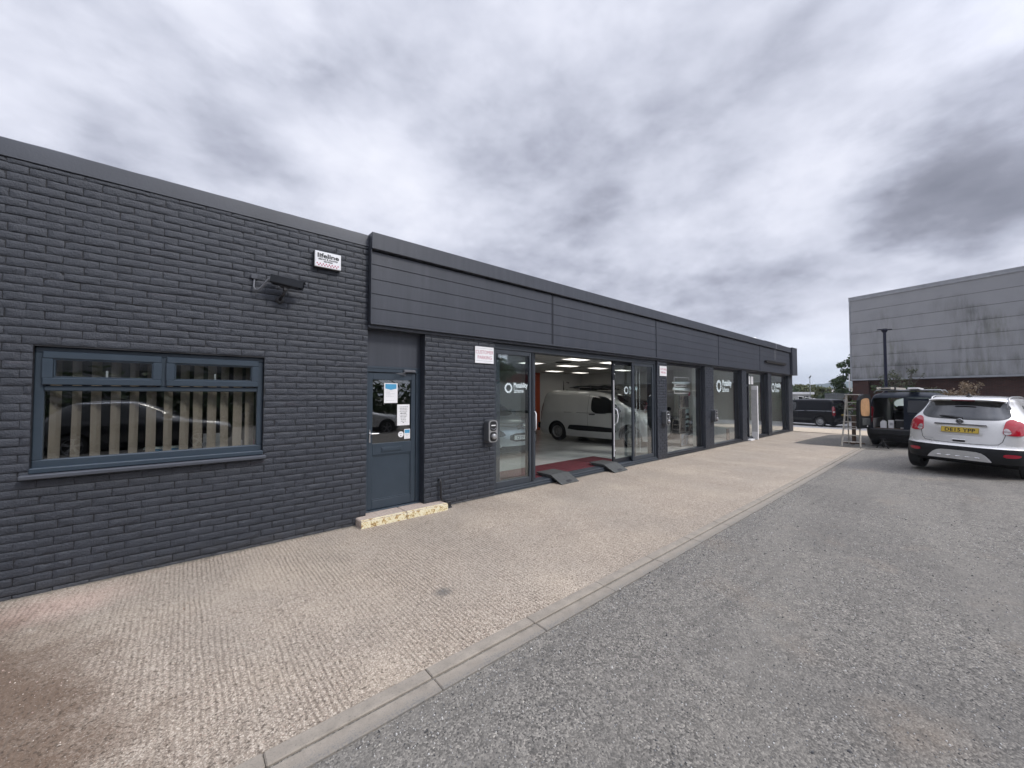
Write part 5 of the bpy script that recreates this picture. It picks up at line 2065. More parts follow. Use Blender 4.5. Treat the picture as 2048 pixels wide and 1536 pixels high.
def make_car(label, loc, rz, paint, L=4.3, W=1.79, H=1.48, front=None, group=None, mpv=False):
    S = car_spec(L, W, H, 2.62, .86, .315)
    if mpv:
        S['xf'] = [(.18, L - .2), (.35, L - .03), (.5, L), (.75, L - .06), (.95, L - .28), (1.03, L - .62), (1.08, L - .82), (1.5, L - 1.75), (1.58, L - 2.05), (H, L - 2.5)]
    o = thing('parked_car', label, 'car', loc, rz, group)
    k = H / 1.5
    h = W / 2
    b, lo = body_of(S, o, paint, M['carblack'])
    bv = bvh_of([b, lo])
    for sd, fr in ((1, LEFT), (-1, RIGHT)):
        zb, zt = .985 * k, 1.385 * k
        patch(bv, fr, [(.72, zb + .03), (1.55, zb), (1.58, zt), (.98, zt - .02)], 'side_window', M['carglass'], o, .006, .06, 1)
        patch(bv, fr, [(1.66, zb), (L - 1.42, zb - .01), (L - 2.16, zt - .03), (1.68, zt)], 'side_window', M['carglass'], o, .006, .06, 1)
        seam(bv, fr, [(1.61, zt), (1.62, .45)], 'door_seam', M['gap'], o, .007)
        seam(bv, fr, [(.60, zb), (.95, .8), (1.05, .45)], 'door_seam', M['gap'], o, .007)
        seam(bv, fr, [(L - 1.25, zb), (L - 1.20, .75), (L - 1.35, .45)], 'door_seam', M['gap'], o, .007)
        mb = MB(); mb.box(L - 1.68, L - 1.50, sd * (h - .05), sd * (h + .13), zb - .02, zb + .14, .035); mb.build('mirror', paint, o)
        mb = MB(); mb.box(1.35, 1.54, sd * (h - .018), sd * (h + .02), .80 * k, .835 * k, .008); mb.build('door_handle', paint, o)
        seam(bv, fr, [(.9, zt + .015), (1.6, zt + .03), (L - 1.98, zt)], 'chrome_strip', M['chrome'], o, .016, .006)
        dg = diag(40, sd)
        def S2(y, x): return Vector(dg[1]).dot(Vector((x, y * sd, 0)))
        patch(bv, dg, [(S2(h * .70, .05), .78 * k), (S2(h * .72, .08), .94 * k), (S2(h * .93, .30), .96 * k), (S2(h * .98, .34), .80 * k)], 'tail_light', M['taillamp'], o, .012, .04, 1)
        fd = (Vector((-dg[0][0], dg[0][1], 0)), Vector((-dg[1][0], dg[1][1], 0)))
        def S3(y, x): return Vector(fd[1]).dot(Vector((x, y * sd, 0)))
        if not mpv:
            patch(bv, fd, [(S3(h * .58, L - .04), .66 * k), (S3(h * .62, L - .06), .76 * k), (S3(h * .93, L - .40), .84 * k), (S3(h * .95, L - .36), .70 * k)], 'headlight', M['headlamp'], o, .012, .04, 1)
    patch(bv, FRONT, [(-h * .74, .99 * k), (h * .74, .99 * k), (h * .62, 1.37 * k), (-h * .62, 1.37 * k)], 'windscreen', M['carglass'], o, .006)
    patch(bv, REAR, [(-h * .70, 1.02 * k), (h * .70, 1.02 * k), (h * .60, 1.33 * k), (-h * .60, 1.33 * k)], 'rear_window', M['carglass'], o, .006)
    box('underside', M['underside'], o, .4, L - .4, -h + .2, h - .2, .18, .22)
    return o, bv, h


# silver people carrier behind the fixed glass, nose towards the door
cl, CL = 4.4, 1.62
fx, fy = 6.42, 1.98
hd = R(-92)
c4, cb, ch_ = make_car('pale silver people carrier with a white front plate behind the fixed door glass', (fx - cl * math.cos(hd), fy - cl * math.sin(hd), .08), hd, M['silverblue'], cl, 1.83, CL, mpv=True)
seam(cb, FRONT, [(-.80, .865), (-.35, .835), (-.12, .815), (.12, .815), (.35, .835), (.80, .865)], 'chrome_line', M['chrome'], c4, .022, .016)
seam(cb, FRONT, [(-.72, .915), (-.3, .895), (.3, .895), (.72, .915)], 'chrome_line', M['chrome'], c4, .014, .014)
mb = MB()
for z in (.80, .855):
    mb.prism([(-.10, z - .02), (0, z + .035), (.10, z - .02), (.10, z - .045), (0, z + .01), (-.10, z - .045)], 0, cl - .10, cl - .015)
mb.build('badge', M['chrome'], c4)
for sd in (1, -1):
    patch(cb, FRONT, [(sd * .42, .60), (sd * .50, .745), (sd * .76, .78), (sd * .82, .68), (sd * .76, .59)], 'headlight', M['carglass'], c4, .010, .04, 1)
    fg = patch(cb, FRONT, [(sd * .52, .33), (sd * .53, .42), (sd * .80, .43), (sd * .80, .35)], 'fog_light_trim', M['chrome'], c4, .012, .04, 1)
    patch(cb, FRONT, [(sd * .55, .345), (sd * .56, .41), (sd * .77, .417), (sd * .77, .36)], 'fog_light', M['gap'], fg, .016, .04, 1)
patch(cb, FRONT, [(-.36, .47), (-.33, .67), (.33, .67), (.36, .47)], 'grille', M['carblack'], c4, .008, .05, 1)
pl = plate_y(c4, 'CF19 EX', cl + .018, .57, M['plateW'], 1, 0, .52, .112)

d1, *_ = make_car('dark car inside the showroom behind the first shop window display', (14.25, 5.4, .08), R(-90), M['cardark'], 4.3, 1.8, 1.5)
s2, *_ = make_car('silver car partly cut off at the right edge beyond the compact SUV', (17.3, -9.0, .004), R(10), M['silver'], 4.4, 1.8, 1.60)
r1, *_ = make_car('dark hatchback parked across the yard, mirrored in the office window', (-3.1, -10.9, 0), R(2), M['cardark'], 4.35, 1.82, 1.56)
r2, *_ = make_car('silver hatchback parked across the yard, mirrored in the office door', (3.2, -11.2, 0), R(0), M['silver'], 4.2, 1.78, 1.50)
r3, *_ = make_car('red car parked across the yard, mirrored in the sliding door glass', (9.4, -12.5, 0), R(3), M['carred'], 4.2, 1.78, 1.47)
r4, *_ = make_car('pale estate car standing below the warehouse, mirrored in the far shop windows', (25.6, -7.2, -.16), R(4), M['silverblue'], 4.5, 1.8, 1.45)


# ------------------------------------------------------------------ ground
def gz(x, y):
    """level yard that falls away beyond the end of the building into a valley"""
    z = 0.0
    if x > 21.6: z -= min(x - 21.6, 11.5) * .049
    if x > 45: z -= (min(x, 260) - 45) * .016
    # the yard has a slight crossfall up and away from the kerb
    if y < -3.2: z += min(-3.2 - y, 6.0) * .022 * max(0.0, min(1.0, (30 - abs(x - 5)) / 15))
    return z


mb = MB()
mb.smooth = True
xs = [-1500, -400, -120, -40, -15, -5, 0, 5, 10, 15, 20, 21.6, 23, 25, 28, 31, 33.1, 36, 40, 45, 60, 90, 140, 200, 260, 400, 700, 1200, 2500]
ys = [-2500, -900, -300, -100, -40, -15, -9.2, -7, -5, -3.2, 0, 4, 8, 15, 40, 100, 300, 900, 2500]
vs = [(x, y, gz(x, y) - .004) for x in xs for y in ys]
n = len(ys)
mb.add(vs, [(i * n + j, (i + 1) * n + j, (i + 1) * n + j + 1, i * n + j + 1) for i in range(len(xs) - 1) for j in range(n - 1)])
tag(mb.build('ground', M['tarmac']), kind='structure')
mb = MB()
mb.box(-12, 21.55, -2.962, .006, -.06, .004)
tag(mb.build('pavement', M['forecourt']), kind='structure')

kb = MB()
x = -10.0 + (1.158 % .847)
x = 1.158 - .847 * 13
random.seed(5)
while x < 16.0:
    j = .0035
    x1 = min(x + .847, 16.32)
    for (a, b) in ((-3.058, -2.966), (-3.182, -3.078)):
        dz = random.uniform(-.0015, .0015)
        kb.box(x + j / 2, x1 - j / 2, a + random.uniform(-.001, .001), b, -.08, .012 + dz, .006)
    x += .847
kb.mi = 1
kb.box(-9.8, 16.3, -3.19, -2.96, -.10, -.02)
tag(kb.build('kerb', [M['kerb'], M['ink']]), kind='structure')

mb = MB()
pts = [(16.45, -1.28), (18.6, -1.36), (20.9, -1.50), (21.35, -2.0), (21.4, -2.5), (21.4, -4.2), (16.33, -4.2), (16.33, -3.0), (16.36, -2.2)]
mb.prism(pts, 2, -.03, .0085)
tag(mb.build('tarmac_patch', M['patch']), kind='structure')

mb = MB()          # gravel slope
mb.smooth = True
gx = [21.551 + i * .5 for i in range(20)]
gy = [-5 + j * .5 for j in range(33)]
vs = []
for xx in gx:
    for yy in gy:
        vs.append((xx, yy, gz(xx, yy) + .012 + noise.noise(Vector((xx * 2, yy * 2, 0))) * .02 + .01))
n = len(gy)
mb.add(vs, [(i * n + j, (i + 1) * n + j, (i + 1) * n + j + 1, i * n + j + 1) for i in range(len(gx) - 1) for j in range(n - 1)])
tag(mb.build('gravel', M['gravel']), kind='structure')
mb = MB()
gx = [31.1, 33.1, 36, 40, 44]
vs = [(xx, yy, gz(xx, yy) + .002) for xx in gx for yy in (-9, 0, 20)]
mb.add(vs, [(i * 3 + j, (i + 1) * 3 + j, (i + 1) * 3 + j + 1, i * 3 + j + 1) for i in range(4) for j in range(2)])
tag(mb.build('road', M['road']), kind='structure')

# loose chips and grit over the near tarmac and concrete
def grit(name, N, x0, x1, y0, y1, z_, m, smin, smax, seed):
    r = random.Random(seed)
    mb = MB()
    for i in range(N):
        # denser close to the edge of the kerb
        x, y = r.uniform(x0, x1), y0 + (y1 - y0) * r.random()
        z = gz(x, y) + z_
        s = r.uniform(smin, smax) * (1.8 if r.random() < .03 else 1)
        a = r.uniform(0, 6.28)
        vs = []
        for k in range(4):
            t = a + k * 1.57 + r.uniform(-.4, .4)
            vs.append((x + s * math.cos(t) * r.uniform(.6, 1.1), y + s * math.sin(t) * r.uniform(.6, 1.1), z - .001))
        for k in range(4):
            vs.append((x + (vs[k][0] - x) * .65, y + (vs[k][1] - y) * .65, z + s * r.uniform(.5, .9)))
        mb.mi = r.randrange(3)
        mb.add(vs, [(4, 5, 6, 7), (0, 1, 5, 4), (1, 2, 6, 5), (2, 3, 7, 6), (3, 0, 4, 7)])
    o = mb.build(name, m, recalc=True)
    return tag(o, kind='stuff')


CH = [simple('pale_chip', (.50, .49, .47), .8, var=.1), simple('grey_chip', (.22, .22, .22), .85, var=.2), simple('dark_chip', (.07, .07, .072), .85, var=.2)]
CB = [simple('buff_chip', (.60, .52, .44), .8, var=.1), simple('brown_chip', (.24, .17, .13), .85, var=.2), simple('pink_chip', (.46, .35, .30), .85, var=.2)]
grit('tarmac_grit', 9000, .2, 8.0, -6.2, -3.2, -.004, CH, .003, .0065, 11)
grit('kerb_grit', 2600, .1, 9.0, -3.42, -3.10, .004, CH, .002, .0055, 13)
grit('concrete_grit', 2600, -1.6, 6.0, -2.95, -.2, .004, CB, .0022, .005, 12)

# ------------------------------------------------------------------ hills
def hill(name, pts, depth, m, thick, seed):
    """ridge whose crest passes the photographed skyline at that distance"""
    mb = MB()
    mb.smooth = True
    rows = []
    for (px, py) in pts:
        p = at(px, py, depth)
        rows.append(p)
    vs = []
    d = Vector((FW.x, FW.y, 0)).normalized()
    prof = ((-1.0, -.0), (-.55, .45), (-.2, .85), (0, 1.0), (.35, .8), (1.0, 0))
    base = -9.0
    dense = []
    for i in range(len(rows) - 1):
        for k in range(8): dense.append(rows[i].lerp(rows[i + 1], k / 8))
    dense.append(rows[-1])
    for i, p in enumerate(dense):
        for (a, hh) in prof:
            q = p + d * a * thick
            nz = noise.noise(Vector((q.x * .02, q.y * .02, seed))) * (p.z - base) * .10 + noise.noise(Vector((q.x * .11, q.y * .11, seed))) * (p.z - base) * .05
            vs.append((q.x, q.y, base + (p.z - base) * hh + nz * hh))
    n = len(prof)
    mb.add(vs, [(i * n + j, (i + 1) * n + j, (i + 1) * n + j + 1, i * n + j + 1) for i in range(len(dense) - 1) for j in range(n - 1)])
    return tag(mb.build(name, m), kind='structure')


M['hill'] = simple('far_wooded_hill', (.035, .060, .055), .95, spec=.1, var=.35, vscale=.03)
M['field'] = simple('valley_ground', (.16, .15, .10), .95, spec=.1, var=.4, vscale=.03)
hill('hills', [(1300, 779), (1480, 776), (1560, 774), (1600, 772), (1630, 768.5), (1665, 766), (1690, 763.5), (1730, 766), (1850, 770), (2080, 768)], 900, M['hill'], 200, 2)
hill('hills', [(1300, 785), (1560, 783), (1640, 777), (1700, 775), (1800, 778), (2080, 780)], 520, M['field'], 90, 5)

# ------------------------------------------------------------------ big grey building
A0 = at(1703.5, 760, 30)
az = R(76.3 - 180)
GB = thing('grey_warehouse', 'big grey clad warehouse with green streaked panels above a red brick base', 'warehouse', (A0.x, A0.y, 0), az)
# local x runs along the face towards the right, local y = outwards (towards the yard is -y?)
out = Vector((math.cos(az), math.sin(az), 0)).cross(Vector((0, 0, 1)))   # right hand side of travel
toward = -1 if out.dot(CAM - A0) > 0 else 1       # sign of local y that faces the yard
ZB, ZT = 2.86, 9.36
LN = 34.0
S_ = toward
mb = MB()
nb = 7
h = (9.05 - ZB - .06) / nb
for k in range(nb):
    z0 = ZB + .09 + k * h
    xj = 0.04
    for xe in (11.2, 22.4, LN):
        y0, y1 = sorted((0, S_ * .04))
        mb.box(xj, xe - .02, y0, y1, z0 + .008, z0 + h - .010, .006)
        xj = xe + .02
mb.build('cladding_panel', M['clad'], GB)
mb = MB()
y0, y1 = sorted((-S_ * .001, -S_ * 26))
mb.box(.02, LN, y0, y1, ZB + .06, ZT - .12)
mb.build('cladding_core', M['darkgap'], GB)
M['trimgrey'] = simple('pale_grey_trim', (.30, .31, .33), .45, var=.12, vscale=3)
mb = MB()
y0, y1 = sorted((S_ * .09, -S_ * .3))
mb.box(-.06, LN, y0, y1, 9.06, ZT, .02)
mb.box(-.065, LN, S_ * .10 if S_ < 0 else -.3, .3 if S_ < 0 else S_ * .10, ZT - .10, ZT - .0, .01)
mb.build('parapet_trim', M['trimgrey'], GB)
mb = MB()
y0, y1 = sorted((S_ * .08, -S_ * .6))
mb.box(-.04, LN, y0, y1, ZB - .04, ZB + .085, .008)
mb.build('drip_trim', M['trimgrey'], GB)
mb = MB()
y0, y1 = sorted((S_ * .06, -S_ * 2))
mb.box(-.055, .035, y0, y1, ZB + .09, 9.055, .01)
y0, y1 = sorted((S_ * .052, S_ * .0))
for xe in (11.2, 22.4): mb.box(xe - .07, xe + .07, y0, y1, ZB + .09, 9.05, .008)
mb.build('corner_trim', M['trimgrey'], GB)
mb = MB()
y0, y1 = sorted((-S_ * .35, -S_ * 25))
mb.box(.9, LN, y0, y1, -1.2, ZB - .045)
y0, y1 = sorted((-S_ * .05, -S_ * 1.2))
mb.box(.02, 1.0, y0, y1, -1.2, ZB - .046)
mb.build('brick_base', M['redbrick'], GB)


# ------------------------------------------------------------------ vegetation
def leafcloud(name, m, parent, blobs, N, size, seed, flat=.6):
    r = random.Random(seed)
    tot = sum(b[3] ** 2 for b in blobs)
    mb = MB()
    for (cx, cy, cz, rad) in blobs:
        k = int(N * rad ** 2 / tot)
        for _ in range(k):
            while True:
                d = Vector((r.gauss(0, 1), r.gauss(0, 1), r.gauss(0, 1)))
                if d.length > .01: break
            d.normalize()
            rr = rad * (r.random() ** .45)
            rr *= 1 + .25 * noise.noise(Vector((d.x * 2.2 + cx, d.y * 2.2 + cy, d.z * 2.2 + cz)))
            p = Vector((cx, cy, cz)) + Vector((d.x, d.y, d.z * flat)) * rr
            s = size * r.uniform(.6, 1.3)
            nrm = (d + Vector((r.uniform(-.8, .8), r.uniform(-.8, .8), r.uniform(-.2, 1.0)))).normalized()
            u = nrm.orthogonal().normalized()
            u = (Matrix.Rotation(r.uniform(0, 6.28), 3, nrm) @ u)
            w = nrm.cross(u)
            mb.add([p - u * s, p + w * s * .5, p + u * s, p - w * s * .5 + nrm * s * .2], [(0, 1, 2, 3)])
    return mb.build(name, m, parent, recalc=False)


def branches(mb, p, d, l, r0, depth, rnd):
    q = p + d * l
    mid = p.lerp(q, .5) + Vector((rnd.uniform(-.06, .06), rnd.uniform(-.06, .06), 0)) * l
    mb.tube([p, mid, q], [r0, r0 * .8, r0 * .6], 6, False)
    ends = [q]
    if depth > 0:
        for _ in range(3):
            dd = (d + Vector((rnd.uniform(-.8, .8), rnd.uniform(-.8, .8), rnd.uniform(-.1, .5)))).normalized()
            ends += branches(mb, q, dd, l * .68, r0 * .55, depth - 1, rnd)
    return ends


LEAFA = mat_leaf('dark_leaf', (.020, .038, .014), (.035, .062, .020), (.060, .092, .030))
LEAFB = mat_leaf('olive_leaf', (.060, .072, .022), (.095, .108, .035), (.135, .145, .055))
LEAFC = mat_leaf('hedge_leaf', (.040, .070, .018), (.065, .105, .026), (.10, .14, .04))
LEAFC2 = mat_leaf('mid_green_leaf', (.030, .055, .018), (.050, .085, .026), (.085, .125, .040))
LEAFD = mat_leaf('dry_leaf', (.12, .085, .05), (.19, .14, .09), (.27, .21, .15))
LEAFE = mat_leaf('grey_green_leaf', (.07, .08, .05), (.10, .115, .07), (.15, .16, .10))
LEAFR = mat_leaf('reddish_leaf', (.10, .045, .03), (.14, .08, .04), (.09, .10, .035))
BARK = simple('bark', (.09, .075, .06), .9, var=.3, vscale=8)


def tree(name, label, cat, base, ht, spread, leaf, seed, N, size, trunk=.35, group=None, clumps=11):
    rnd = random.Random(seed)
    o = thing(name, label, cat, base, 0, group)
    mb = MB()
    mb.smooth = True
    ends = branches(mb, Vector((0, 0, -.3)), Vector((rnd.uniform(-.05, .05), rnd.uniform(-.05, .05), 1)).normalized(), ht * trunk + .3, ht * .022 + .02, 2, rnd)
    mb.build('trunk', BARK, o)
    bl = []
    for i in range(clumps):
        a = rnd.uniform(0, 6.28)
        f = rnd.random()
        z = ht * (trunk + (1 - trunk) * (.12 + .72 * f))
        rr = spread * (1 - .75 * abs(f - .38) ** 1.1) * rnd.uniform(.35, .85)
        bl.append((rr * math.cos(a), rr * math.sin(a), z, spread * rnd.uniform(.22, .42)))
    bl.append((0, 0, ht * .86, spread * .3))
    bl.append((0, 0, ht * .6, spread * .5))
    leafcloud('crown', leaf, o, bl, N, size, seed + 1, .75)
    return o


p = at(1714, 790, 46); tree('broadleaf_tree', 'dark leafy tree rising behind the corner of the grey warehouse', 'tree', (p.x, p.y, -1.0), 8.5, 2.35, LEAFC2, 3, 6000, .16, .24, None, 24)
G_ = 'trees beyond the yard'
for (px, top, dep, sp, lf, lab, sd) in (
        (1597, 766, 75, 3.4, LEAFB, 'rounded olive tree just right of the showroom corner', 5),
        (1622, 767, 80, 3.6, LEAFB, 'olive tree in the middle of the gap, behind the thin pole', 6),
        (1643, 771, 72, 2.7, LEAFB, 'paler olive tree right of the thin pole', 7),
        (1654, 782, 62, 1.9, LEAFA, 'low dark bushy tree above the rear of the black van', 8),
        (1672, 784, 90, 3.0, LEAFB, 'small olive bush left of the grey metal fence', 9),
        (1574, 764, 70, 3.2, LEAFA, 'dark tree half hidden behind the end of the showroom', 10)):
    p = at(px, 790, dep)
    zt = 1.7 + (790 - top) * dep / FPX
    zg = gz(p.x, p.y) - .8
    tree('bushy_tree', lab, 'tree', (p.x, p.y, zg), zt - zg, sp, lf, sd, 1700, .30, .12, G_, 12)

# hedge in front of the low building
p0, p1 = at(1560, 795, 50), at(1636, 795, 47)
o = thing('hedge', 'clipped green hedge beyond the roof of the black van', 'hedge', (0, 0, 0))
bl = []
for i in range(26):
    q = p0.lerp(p1, i / 25)
    bl.append((q.x + random.uniform(-.2, .2), q.y, .35 + random.uniform(-.1, .1), .95))
    bl.append((q.x, q.y + random.uniform(-.3, .3), -.6, 1.0))
leafcloud('foliage', LEAFC, o, bl, 5200, .13, 9, 1.0)
# low building
q = at(1578, 790, 64)
SH = thing('low_outbuilding', 'low pale outbuilding with a white roof edge beyond the hedge', 'building', (q.x, q.y, 0), R(-60))
mb = MB(); mb.box(-2.5, 3.0, 0, 4, -1.5, 1.78); mb.build('wall', M['timber'], SH)
mb = MB(); mb.box(-2.8, 3.4, -.4, 4.4, 1.80, 2.16, .02); mb.build('roof', M['white'], SH)
mb = MB(); mb.box(1.2, 1.9, -.02, -.001, -.5, 1.5); mb.box(2.1, 2.7, -.02, -.001, -.5, 1.5); mb.build('window', M['carglass'], SH)
# handrail ramp
q = at(1622, 797, 52)
o = thing('white_railing', 'white sloping handrail between the hedge and the dark bush', 'railing', (q.x, q.y, 0), R(-55))
mb = MB()
for dz in (0, -.45): mb.tube([(-1.6, 0, 1.55 + dz), (1.8, 0, .95 + dz)], .04, 6)
mb.build('rail', M['white'], o)
for k in range(5):
    mb = MB(); x = -1.5 + k * .8; mb.tube([(x, 0, -1.6), (x, 0, 1.55 - (x + 1.6) * .176)], .035, 6); mb.build('baluster', M['white'], o)

# far houses: pale roofs in the valley
Hh = [(1648, 784.5, 300, 9), (1660, 785.5, 290, 14), (1668, 783.5, 330, 8), (1677, 785, 300, 10), (1688, 784, 310, 12), (1694, 786, 280, 9), (1640, 783, 340, 10), (1655, 781.5, 380, 10), (1683, 781, 390, 9)]
HL = ['far house at the left end of the pale roofs in the valley', 'far long house with a pinkish wall above the dark bush', 'far house behind the pinkish one, near the middle of the valley', 'far house just left of the thin pale pole', 'far house seen under the leafy tree', 'nearest far house beside the grey fence top', 'far house above the pale olive tree', 'small far house higher on the valley side at left', 'small far house higher on the valley side at right']
M['farwall'] = simple('far_wall', (.46, .36, .28), .9, var=.1)
M['farroof'] = simple('far_pale_roof', (.62, .60, .58), .7, var=.1)
M['farroof2'] = simple('far_brown_roof', (.16, .11, .09), .8, var=.1)
for i, (px, py, dep, w) in enumerate(Hh):
    q = at(px, py, dep)
    o = thing('far_house', HL[i], 'house', (q.x, q.y, q.z - 3.5), R(-60 + 17 * (i % 3)), 'far houses in the valley')
    mb = MB(); mb.box(-w / 2, w / 2, -3, 3, -6, 2.4); mb.build('wall', M['farwall'], o)
    mb = MB(); mb.prism([(-3.4, 2.4), (3.4, 2.4), (0, 4.4)], 0, -w / 2 - .3, w / 2 + .3); mb.build('roof', M['farroof'] if i % 3 != 2 else M['farroof2'], o)

# palisade fence
f0, f1 = at(1650, 790, 38.5), at(1716, 790, 31.5)
o = thing('palisade_fence', 'grey metal palisade fence behind the black van and stepladder', 'fence', (0, 0, 0))
M['galv'] = simple('galvanised_steel', (.16, .17, .175), .5, .4, var=.12)
d = f1 - f0
d.z = 0
Lf = d.length
d.normalize()
nrm = Vector((-d.y, d.x, 0))
k = 0
s_ = 0.0
mb = MB()
while s_ < Lf:
    c = f0 + d * s_
    g = -.62
    top = 1.86 + .06 * math.sin(s_ * .6)
    a, b = c - d * .034, c + d * .034
    t = nrm * .008
    vs = [a - t, b - t, b + t, a + t]
    low = [(v.x, v.y, g) for v in vs]
    mid = [(v.x, v.y, top - .10) for v in vs]
    tip = [(c.x - t.x, c.y - t.y, top), (c.x + t.x, c.y + t.y, top)]
    mb.add(low + mid + tip, [(0, 1, 5, 4), (1, 2, 6, 5), (2, 3, 7, 6), (3, 0, 4, 7), (4, 5, 8), (6, 7, 9), (5, 6, 9, 8), (7, 4, 8, 9)])
    s_ += .15
mb.build('pales', M['galv'], o)
for zz in (-.2, 1.5):
    mb = MB(); a, b = f0 + nrm * .03, f1 + nrm * .03
    mb.tube([(a.x, a.y, zz), (b.x, b.y, zz)], .03, 4); mb.build('rail', M['galv'], o)
s_ = 0
while s_ < Lf:
    c = f0 + d * s_ + nrm * .08
    mb = MB(); mb.box(c.x - .04, c.x + .04, c.y - .04, c.y + .04, -.7, 1.9); mb.build('post', M['galv'], o)
    s_ += 2.75

# shrubs against the warehouse and fence
def shrub(name, label, px, py_top, dep, zbase, w, leaf, seed, N, size, flat=.9, twiggy=True):
    q = at(px, 790, dep)
    zt = 1.7 + (790 - py_top) * dep / FPX
    o = thing(name, label, 'shrub', (q.x, q.y, zbase))
    rnd = random.Random(seed)
    mb = MB()
    mb.smooth = True
    ht = zt - zbase
    tips = []
    for i in range(9 if twiggy else 5):
        a = rnd.uniform(0, 6.28)
        dv_ = Vector((math.cos(a) * rnd.uniform(.1, .7) * w / ht, math.sin(a) * rnd.uniform(.1, .7) * w / ht, 1)).normalized()
        tips += branches(mb, Vector((0, 0, 0)), dv_, ht * rnd.uniform(.45, .6), .03, 1, rnd)
    mb.build('stem', BARK, o)
    bl = [(t.x, t.y, t.z, w * rnd.uniform(.12, .22)) for t in tips]
    leafcloud('foliage', leaf, o, bl, N, size, seed, flat)
    return o


shrub('shrub', 'sparse grey green shrub in front of the warehouse, right of the lamp post', 1812, 738, 25, -.4, 1.5, LEAFE, 3, 650, .075)
shrub('shrub', 'dry brownish bush in front of the warehouse, behind the compact SUV', 1925, 762, 21.5, -.4, 1.5, LEAFD, 4, 1300, .06)
shrub('shrub', 'dark green creeper against the warehouse brick between lamp post and grey green shrub', 1790, 766, 26, -.4, 1.9, LEAFA, 5, 900, .09)
shrub('shrub', 'low spreading dark shrub along the warehouse brick left of the dry bush', 1858, 772, 24.5, -.4, 2.0, LEAFE, 15, 900, .08)
shrub('shrub', 'reddish creeper on the grey fence beside the warehouse corner', 1703, 785, 31.8, -.6, 1.3, LEAFR, 6, 900, .10, .9, False)
shrub('shrub', 'green shrub between the black van and the open van door', 1712, 803, 27, -.55, 1.0, LEAFC, 7, 700, .10, .9, False)
shrub('shrub', 'tall dark ivy clump at the left corner of the warehouse', 1722, 768, 36, -.6, 1.6, LEAFA, 8, 1200, .13, .9, False)

# lamp post and poles
q = at(1772.5, 790, 25)
o = thing('lamp_post', 'dark lamp post with a flat twin head in front of the grey warehouse', 'lamp post', (q.x, q.y, -.3), R(-50))
zt = 1.7 + (790 - 657) * 25 / FPX + .3
mb = MB(); mb.smooth = True
mb.tube([(0, 0, 0), (0, 0, 1.2), (0, 0, 1.21), (0, 0, zt - .12)], [.105, .105, .082, .078], 14); mb.build('pole', M['lamp'], o, sharp=40)
mb = MB(); mb.smooth = True
mb.lathe([(0, .0), (.13, .0), (.17, -.05), (.15, -.16), (.08, -.26), (0, -.26)], (0, 0, zt), 'z', 18); mb.build('collar', M['lamp'], o, sharp=40)
for sd in (1, -1):
    mb = MB()
    mb.prism([(sd * .02, -.10), (sd * .34, -.14), (sd * .42, 0), (sd * .34, .14), (sd * .02, .10)], 2, zt - .075, zt - .03)
    mb.build('lamp_head', M['lamp'], o)
for (px, top, dep, r, lab) in ((1699.5, 748, 40, .07, 'pale thin pole in front of the dark leafy tree'), (1687.5, 773, 60, .06, 'short pale pole left of the dark leafy tree'), (1620.5, 757, 60, .06, 'thin pole with a bird perched on top beyond the black van')):
    q = at(px, 790, dep)
    zt = 1.7 + (790 - top) * dep / FPX
    o = thing('thin_pole', lab, 'pole', (q.x, q.y, -2), 0, 'thin poles beyond the yard')
    mb = MB(); mb.smooth = True; mb.tube([(0, 0, 0), (0, 0, zt + 2)], [r, r * .75], 8); mb.build('shaft', M['timber'] if px > 1650 else M['galv'], o)
    if px < 1650:
        b_ = thing('perched_bird', 'dark bird perched on top of the thin pole beyond the black van', 'bird', (q.x, q.y, zt + .0), R(-40))
        mb = MB(); mb.smooth = True
        mb.tube([(-.20, 0, .02), (-.12, 0, .10), (0, 0, .20), (.10, 0, .34), (.15, 0, .42), (.20, 0, .44), (.27, 0, .42)], [.02, .05, .10, .085, .055, .05, .008], 10)
        mb.tube([(0, .03, .12), (0.0, .03, .0)], .012, 5); mb.tube([(0, -.03, .12), (0.0, -.03, .0)], .012, 5)
        mb.build('body', M['black'], b_)

# things lying on the flat roof
tag(box('roof_panel', M['parapet'], None, 18.2, 20.5, .05, .9, 3.93, 3.965, .004), 'thin dark board lying along the roof edge above the last bay', 'board')
mb = MB(); mb.smooth = True; mb.lathe([(0, .16), (.12, .14), (.18, .05), (.18, 0), (0, 0)], (17.4, .25, 3.88), 'z', 16)
tag(mb.build('roof_light', M['white']), 'small white dome on the roof edge left of the dark board', 'rooflight')

# ------------------------------------------------------------------ across the yard, seen only as reflections
o = thing('yard_hedge', 'dense green hedge along the far side of the yard, mirrored in the glass', 'hedge', (0, 0, 0))
bl = []
for i in range(26):
    x = -22 + i * 1.4
    bl.append((x, -19 + random.uniform(-.5, .5), 1.0, 1.7))
leafcloud('foliage', LEAFA, o, bl, 5000, .28, 31, 1.2)
for (x, y, hh, lab, sd) in ((-9, -26, 9, 'large leafy tree across the yard, mirrored in the office window', 41), (4.5, -24, 8, 'leafy tree across the yard, mirrored in the sliding door glass', 42), (20.5, -23, 10, 'large leafy tree across the yard, mirrored at the left of the fixed door glass', 43)):
    tree('broadleaf_tree', lab, 'tree', (x, y, 0), hh, hh * .4, LEAFA, sd, 1800, .4, .25, None, 12)

q = thing('yard_building', 'long dark grey unit added across the yard to darken the glass reflections', 'building', (0, 0, 0))  # unseen unit, added so the office glass reflects something dark
box('wall', M['clad'], q, -34, 6, -34, -23, -.1, 5.6)
box('roof', M['trimgrey'], q, -34.2, 6.2, -34.2, -22.8, 5.601, 6.0, .05)

